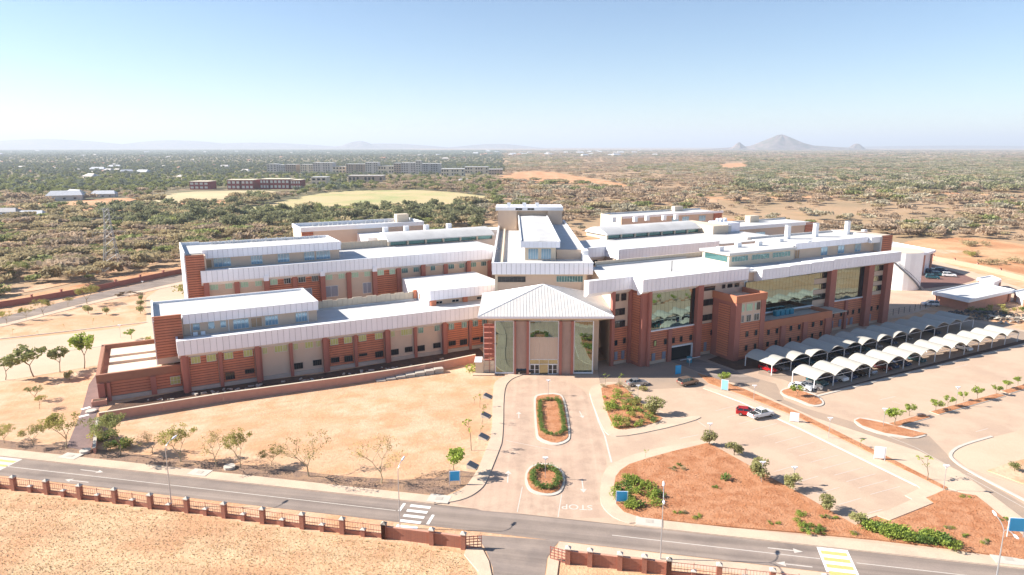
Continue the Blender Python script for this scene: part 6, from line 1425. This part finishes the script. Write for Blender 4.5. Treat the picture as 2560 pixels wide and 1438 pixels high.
for i, (px, py, top, w) in enumerate([(14, 950, 890, 1.1), (84, 942, 858, 1.15), (150, 931, 868, 1.1)]): plant(px, py, top, 'leafy_dark', ['dark leafy tree at the left edge by the service road', 'largest leafy tree of the three beside the service road', 'rightmost of the three leafy trees beside the service road'][i], 'shade_tree', 'tree', None, w)
plant(211, 922, 834, 'leafy', 'tall two-tiered bright leafy tree near the low service block', 'shade_tree', wide=.8); plant(329, 848, 822, 'leafy', 'small bright tree at the rear of the low service block', wide=1.3)
for i, (px, py, top) in enumerate([(17, 810, 775), (66, 799, 766), (108, 789, 748), (170, 766, 742), (218, 761, 712)]): plant(px, py, top, 'thorn', f'{ordinal(i)} thorn tree from the left along the road behind the wings', 'thorn_tree', 'tree', 'thorn trees along the rear road', 1.1)
for (px, py, top, k, lb) in [(221, 784, 760, 'ball', 'round grey-green shrub nearest the rear road'), (266, 787, 764, 'ballgreen', 'round green shrub on the sand behind the service road'), (353, 752, 733, 'ballgreen', 'farthest of the three clipped shrubs by the board tower'), (352, 768, 746, 'ballgreen', 'middle of the three clipped shrubs by the board tower'), (352, 785, 760, 'ballgreen', 'nearest of the three clipped shrubs by the board tower'), (174, 950, 925, 'ball', 'olive round shrub below the leafy trees at the left'), (88, 1000, 962, 'thorn_green', 'sparse shrub on the left sand plot'), (99, 1022, 987, 'thorn', 'pale green shrub on the left sand plot'), (97, 838, 826, 'sapling', 'tiny sapling at the left of the sand strip'), (232, 812, 796, 'sapling', 'small sapling in the middle of the sand strip'), (32, 838, 822, 'sapling', 'tiny sapling leftmost on the sand strip'), (163, 822, 810, 'sapling', 'tiny sapling between two others on the sand strip'), (283, 812, 802, 'sapling', 'tiny dark sapling right on the sand strip'), (454, 738, 705, 'tuftyellow', 'yellow-green bush at the foot of the tall board tower'), (368, 858, 838, 'tuftyellow', 'yellow-green bush behind the low service block')]:
    plant(px, py, top, k, lb, 'shrub', 'shrub')
# shrubs and trees round the lots
for i, (px, py, top, w, lb) in enumerate([(1773, 1113, 1073, 1.0, 'first round tree at the tip of the red soil bed'), (1835, 1138, 1103, 1.25, 'second round shrub along the lot edge'), (1900, 1200, 1143, 1.0, 'third round shrub along the lot edge, with a blue plate before it'), (1981, 1226, 1182, 1.05, 'fourth round shrub along the lot edge'), (2064, 1277, 1232, 1.05, 'fifth round shrub along the lot edge'), (2144, 1313, 1278, 1.3, 'last round shrub at the lower corner of the lot'), (1635, 1036, 988, 1.15, 'large grey-green round shrub in the forecourt bed')]): plant(px, py, top, 'ball', lb, 'round_shrub', 'shrub', None, w)
for i, (px, py, top, w) in enumerate([(2237, 1064, 1022, 1.3), (2273, 1040, 1010, 1.3), (2338, 1028, 998, 1.3), (2369, 1017, 988, 1.1), (2408, 1003, 978, 1.1), (2444, 998, 965, 1.1), (2491, 986, 962, 1.2), (2516, 974, 950, 1.2), (2545, 966, 942, 1.1)]): plant(px, py, top, 'leafy', f'{ordinal(i)} young tree from the left on the long median strip', 'young_tree', 'tree', 'young trees on the median strip', w)
plant(2318, 1202, 1143, 'sapling', 'airy young tree at the end of the soil strip', wide=1.4); plant(2150, 1117, 1090, 'sapling', 'flat sparse sapling on the soil strip between the white signs', wide=1.6)
plant(1806, 962, 930, 'leafy', 'small leafy tree behind the light blue sign', wide=1.3); plant(1992, 994, 964, 'leafy', 'leafy bush on the island before the white sedan', 'leafy_bush', 'shrub', wide=1.3); plant(1613, 1146, 1122, 'sapling', 'yellowish sapling at the upper edge of the red soil bed'); plant(2535, 1180, 1150, 'ballgreen', 'small green bush in the bed at the right edge', 'shrub', 'shrub'); plant(1180, 930, 905, 'tuft', 'bright green bush at the corner of the pavilion steps', 'bush', 'shrub')
plant(1814, 1202, 1173, 'tuftgreen', 'round green bush alone in the middle of the red soil bed', 'bush', 'shrub', wide=.8)
plant(1371, 1003, 990, 'tuftolive', 'straw-coloured plant at the far tip of the oval island', 'bush', 'shrub')
def clump(px, py, rx, ry, n, kinds, h, name, label, cat='shrub', group=None, z=.15):
    """a thicket of small plants that read as one"""
    rg = random.Random(int(px * 3 + py)); x0, y0 = g(px, py); t = empty(name, x0, y0, z, 0, label, cat, group)
    for k in range(n):
        a = rg.uniform(0, 6.28); rr = rg.random() ** .5; P = rg.choice(TP[rg.choice(kinds)])[1]; s_ = h * rg.uniform(.6, 1.15)
        o = link('foliage', P, t, (rx * rr * math.cos(a), ry * rr * math.sin(a), -.05), (0, 0, rg.uniform(0, 6.28))); o.scale = (s_, s_, s_)
for i_, (px, py) in enumerate([(296, 1122), (262, 1098)]): clump(px, py, 1.6, 1.2, 9, ['tuftyellow', 'tuftgreen'], 1.8, 'leafy_bush', ['yellow-green bush under the dense tree at the garden wall end', 'green bush hugging the inner side of the garden wall end'][i_])
clump(1592, 1240, 3.4, 4.2, 40, ['tuft', 'tuft', 'tuftgreen'], 1.35, 'green_thicket', 'large bright green thicket beside the blue sign in the red soil bed')
clump(1575, 1206, 2.8, 1.4, 16, ['tuft'], .9, 'green_thicket', 'low bright thicket above the blue sign in the red soil bed')
clump(1692, 1172, 1.6, 1.2, 8, ['tuftgreen', 'tuftolive'], .7, 'low_bush', 'olive green low bushes in the upper part of the red soil bed')
clump(2004, 1305, 1.3, 2.0, 9, ['tuft'], .8, 'green_thicket', 'bright green thicket at the upper left of the street-side row'); clump(2040, 1330, 2.2, 1.2, 12, ['tuft', 'tuftgreen'], .8, 'green_thicket', 'bright green thicket close to the street kerb, left of the hedge')
for i, (px, py) in enumerate([(2180, 1328), (2210, 1334), (2240, 1341), (2268, 1347), (2305, 1354), (2335, 1357), (2366, 1362)]): clump(px, py, .95, 1.0, 10, ['tuftgreen', 'tuft', 'tuft'], 1.6, 'hedge_bush', f'{ordinal(i)} bush from the left of the hedge near the street', 'shrub', 'bushes of the street-side hedge')
for (px, py, lb) in [(1935, 1310, 'tiny bright green bush left in the lower red soil bed'), (2062, 1297, 'tiny green bush under the fifth round shrub'), (2088, 1301, 'tiny green bush right of the fifth round shrub'), (2135, 1337, 'tiny green bush left of the street-side hedge'), (2412, 1246, 'thin green bush by the outer corner lamp'), (2375, 1325, 'olive low bush right above the hedge'), (2415, 1343, 'olive bush between the hedge and the corner sign'), (2460, 1360, 'low green bush near the far corner lamp'), (1795, 1222, 'dark scrubby plant below the lone green bush'), (1745, 1297, 'dark green ground plant by the street kerb'), (1700, 1285, 'dark plant under the double-armed lamp'), (2500, 1300, 'yellowish plant before the far right blue sign')]: clump(px, py, .8, .5, 5, ['tuft', 'tuftgreen', 'tuftolive'], .55, 'low_bush', lb)
# hedges following the islands
def ring(pts, n, inset, h, label, gap=()):
    P = pts; cx = sum(p[0] for p in P) / len(P); cy = sum(p[1] for p in P) / len(P); per = []
    tot = sum(math.dist(P[i], P[(i + 1) % len(P)]) for i in range(len(P))); d = 0; nxt = 0; rg = random.Random(n)
    for i in range(len(P)):
        a_, b_ = P[i], P[(i + 1) % len(P)]; L = math.dist(a_, b_)
        while nxt <= d + L and len(per) < n: t = (nxt - d) / L; per.append((a_[0] + (b_[0] - a_[0]) * t, a_[1] + (b_[1] - a_[1]) * t)); nxt += tot / n
        d += L
    for i, (x, y) in enumerate(per):
        X = cx + (x - cx) * inset; Y = cy + (y - cy) * inset
        if any(a0 <= math.degrees(math.atan2(Y - cy, X - cx)) % 360 <= a1 for a0, a1 in gap): continue
        o = link('hedge_bush', rg.choice(TP['tuftgreen'])[1], None, (X, Y, .15), (0, 0, rg.uniform(0, 6))); s_ = h * rg.uniform(.8, 1.15); o.scale = (s_, s_, s_); tag(o, label + (', left side' if X < cx - .5 else ', right side' if X > cx + .5 else ', at its end') + (', far half' if Y > cy else ', near half'), 'shrub', label)
ring(isl1, 46, .74, 1.0, 'clipped bush of the hedge ring on the long oval island'); ring(isl2, 22, .72, 1.15, 'clipped bush of the hedge ring on the round island')
rg3 = random.Random(3)
for k in range(58):
    while True:
        px, py = rg3.uniform(1500, 1665), rg3.uniform(960, 1075)
        if inside(g(px, py), isl3): break
    kd = 'tuftolive' if py < 985 else 'tuft' if px < 1560 else rg3.choice(['tuftgreen', 'tuft', 'tuftyellow']); x, y = g(px, py)
    o = link('bed_bush', rg3.choice(TP[kd])[1], None, (x, y, .15), (0, 0, rg3.uniform(0, 6))); s_ = rg3.uniform(.8, 1.7); o.scale = (s_, s_, s_ * .9)
    tag(o, {'tuftolive': 'straw-coloured bush', 'tuft': 'bright green bush', 'tuftgreen': 'dark green bush', 'tuftyellow': 'yellow-green bush'}[kd] + ' in the triangular forecourt bed' + ', ' + ('large, ' if s_ > 1.35 else 'middling, ' if s_ > 1.05 else 'small, ') + ['far tip', 'far part', 'upper middle', 'lower middle', 'near part', 'near tip'][max(0, min(5, int((py - 960) / 19)))] + (' left' if px < 1560 else ' right'), 'shrub', 'bushes of the triangular forecourt bed')
for (px, py, top, lb) in [(1512, 962, 935, 'wispy plant at the far left tip of the triangular bed'), (1545, 962, 930, 'wispy taller plant at the far tip of the triangular bed'), (1185, 1010, 990, 'small green plant beside the far dark-topped seat'), (1200, 1085, 1062, 'small green plant beside the third dark-topped seat')]: plant(px, py, top, 'sapling', lb, 'shrub', 'shrub', None, 1.3)
clump(1600, 975, 1.6, 1.0, 8, ['tuftolive', 'tuftyellow'], .9, 'low_bush', 'pale bushes beside the silver car in the forecourt')
clump(2490, 780, 9, 4, 14, ['tuftolive', 'tuftyellow', 'tuftgreen'], 2.2, 'green_thicket', 'green scrub on the rubble beyond the carports'); clump(2430, 615, 9, 5, 10, ['tuftolive'], 3.5, 'scrub_patch', 'low scrub patch on the bare slope at the right'); clump(2420, 640, 6, 3, 7, ['tuftyellow', 'tuftolive'], 3, 'scrub_patch', 'yellowish scrub patch left on the bare slope'); clump(2530, 660, 14, 5, 12, ['tuftolive'], 3, 'scrub_patch', 'scrub patch at the right edge of the bare slope')
plant(277 - 225, 702, 652, 'thorn_green', 'large bright green tree at the far left beyond the rear road', 'shade_tree', wide=1.1); plant(115, 688, 655, 'thorn_green', 'pale green tree beyond the rear road, right of the larger one', 'shade_tree', wide=1.2); plant(797, 548, 505, 'thorn_green', 'feathery pale green tree at the edge of the playing field', 'shade_tree', wide=.6)
# clods, stones and dry tufts: nobody could count them
def scatter(name, region, n, smin, smax, m, z=0.0, seed=1, blades=False, parent=None):
    rg = random.Random(seed); xs = [p[0] for p in region]; ys = [p[1] for p in region]; b = MB(); k = 0
    while k < n:
        x, y = rg.uniform(min(xs), max(xs)), rg.uniform(min(ys), max(ys)); k += 1
        if not inside((x, y), region): continue
        s_ = rg.uniform(smin, smax)
        if blades:
            for q in range(5):
                a = rg.uniform(0, 6.28); dx, dy = math.cos(a) * s_, math.sin(a) * s_; b.poly([(x - dy * .2, y + dx * .2, z), (x + dy * .2, y - dx * .2, z), (x + dx * .8, y + dy * .8, z + s_ * rg.uniform(.6, 1.2))])
        else:
            vs = [(x + s_ * math.cos(q * 2.1 + s_ * 9), y + s_ * math.sin(q * 2.1 + s_ * 9), z - .02) for q in range(3)] + [(x + rg.uniform(-.3, .3) * s_, y + rg.uniform(-.3, .3) * s_, z + s_ * rg.uniform(.5, .9))]
            b.add(vs, [(0, 1, 3), (1, 2, 3), (2, 0, 3)])
    return tag(b.build(name, m), kind='stuff')
scatter('soil_clods', bed4, 9000, .04, .17, SOIL, .20, 1); scatter('soil_clods', isl3, 500, .04, .13, SOIL, .22, 2); scatter('soil_clods', isl1, 500, .03, .1, SOIL, .20, 3); scatter('soil_clods', isl2, 300, .03, .1, SOIL, .20, 4); scatter('soil_clods', isl6, 500, .03, .11, SOIL, .20, 5); scatter('soil_clods', isl5, 300, .03, .11, SOIL, .20, 6)
near_field = G([(-100, 1250), (119, 1245), (289, 1268), (469, 1292), (658, 1320), (857, 1346), (1080, 1376), (1150, 1388), (1185, 1430), (1190, 1470), (-100, 1470)])
DRY = leafmat('dry_grass', (.58, .44, .22), .05); TUFTG = leafmat('green_tuft', (.28, .27, .09), .1)
scatter('dry_grass_tufts', near_field, 9000, .06, .18, DRY, .02, 7, True); scatter('stones', near_field, 6000, .04, .15, mat('field_stone', (.36, .235, .14), .95), .02, 8)
fence_foot = G([(-100, 1222), (119, 1240), (469, 1286), (857, 1338), (1159, 1376), (1165, 1400), (857, 1352), (469, 1300), (119, 1254), (-100, 1240)])
scatter('grass_tufts', fence_foot, 1500, .08, .24, TUFTG, .02, 9, True)
front = G([(330, 1060), (560, 1012), (985, 950), (1190, 930), (1230, 975), (1215, 1080), (1180, 1180), (850, 1190), (330, 1125)])
scatter('stones', front, 2500, .03, .12, mat('sand_stone', (.42, .27, .16), .95), .0, 10); scatter('verge_litter', mulch, 3000, .03, .13, mat('verge_stone', (.16, .11, .08), .95), .03, 11)
for (px, py, top, lb) in [(1325, 640, 0, '')][:0]: pass
# ---------------------------------------------------------------- lattice pylon
bx, by = g(283, 676); ph = height_at((bx, by), 521); py_t = empty('lattice_pylon', bx, by, 0, R(20), 'grey steel lattice pylon standing in the scrub left of the wings', 'pylon')
STL = mat('pylon_steel', (.34, .35, .36), .6, .2); seg = 9; lv = [ph * (1 - (1 - i / seg) ** 1.25) for i in range(seg + 1)]
def hw(z): return 2.3 * (1 - z / ph) ** 1.5 + .85
for sx, sy in ((-1, -1), (1, -1), (1, 1), (-1, 1)):
    b = MB(); b.tube([(sx * hw(z), sy * hw(z), z) for z in lv], .10, 4); b.build('leg', STL, py_t)
b = MB()
for i in range(seg):
    z0, z1 = lv[i], lv[i + 1]; c0 = [(-hw(z0), -hw(z0)), (hw(z0), -hw(z0)), (hw(z0), hw(z0)), (-hw(z0), hw(z0))]; c1 = [(-hw(z1), -hw(z1)), (hw(z1), -hw(z1)), (hw(z1), hw(z1)), (-hw(z1), hw(z1))]
    for q in range(4):
        w_ = (q + 1) % 4; b.tube([(*c0[q], z0), (*c1[w_], z1)], .045, 3); b.tube([(*c0[w_], z0), (*c1[q], z1)], .045, 3); b.tube([(*c1[q], z1), (*c1[w_], z1)], .04, 3)
b.build('bracing', STL, py_t)
for zz, L in ((ph - .4, 2.6), (ph * .84, 5.6), (ph * .62, 5.8)):
    b = MB()
    for s_ in (-1, 1): b.tube([(0, -.6, zz), (s_ * L, 0, zz), (0, .6, zz)], .07, 3); b.tube([(0, 0, zz + 1.2), (s_ * L, 0, zz)], .06, 3); b.tube([(s_ * L, 0, zz), (s_ * L, 0, zz - 1.8)], .05, 3)
    b.build('cross_arm', STL, py_t)
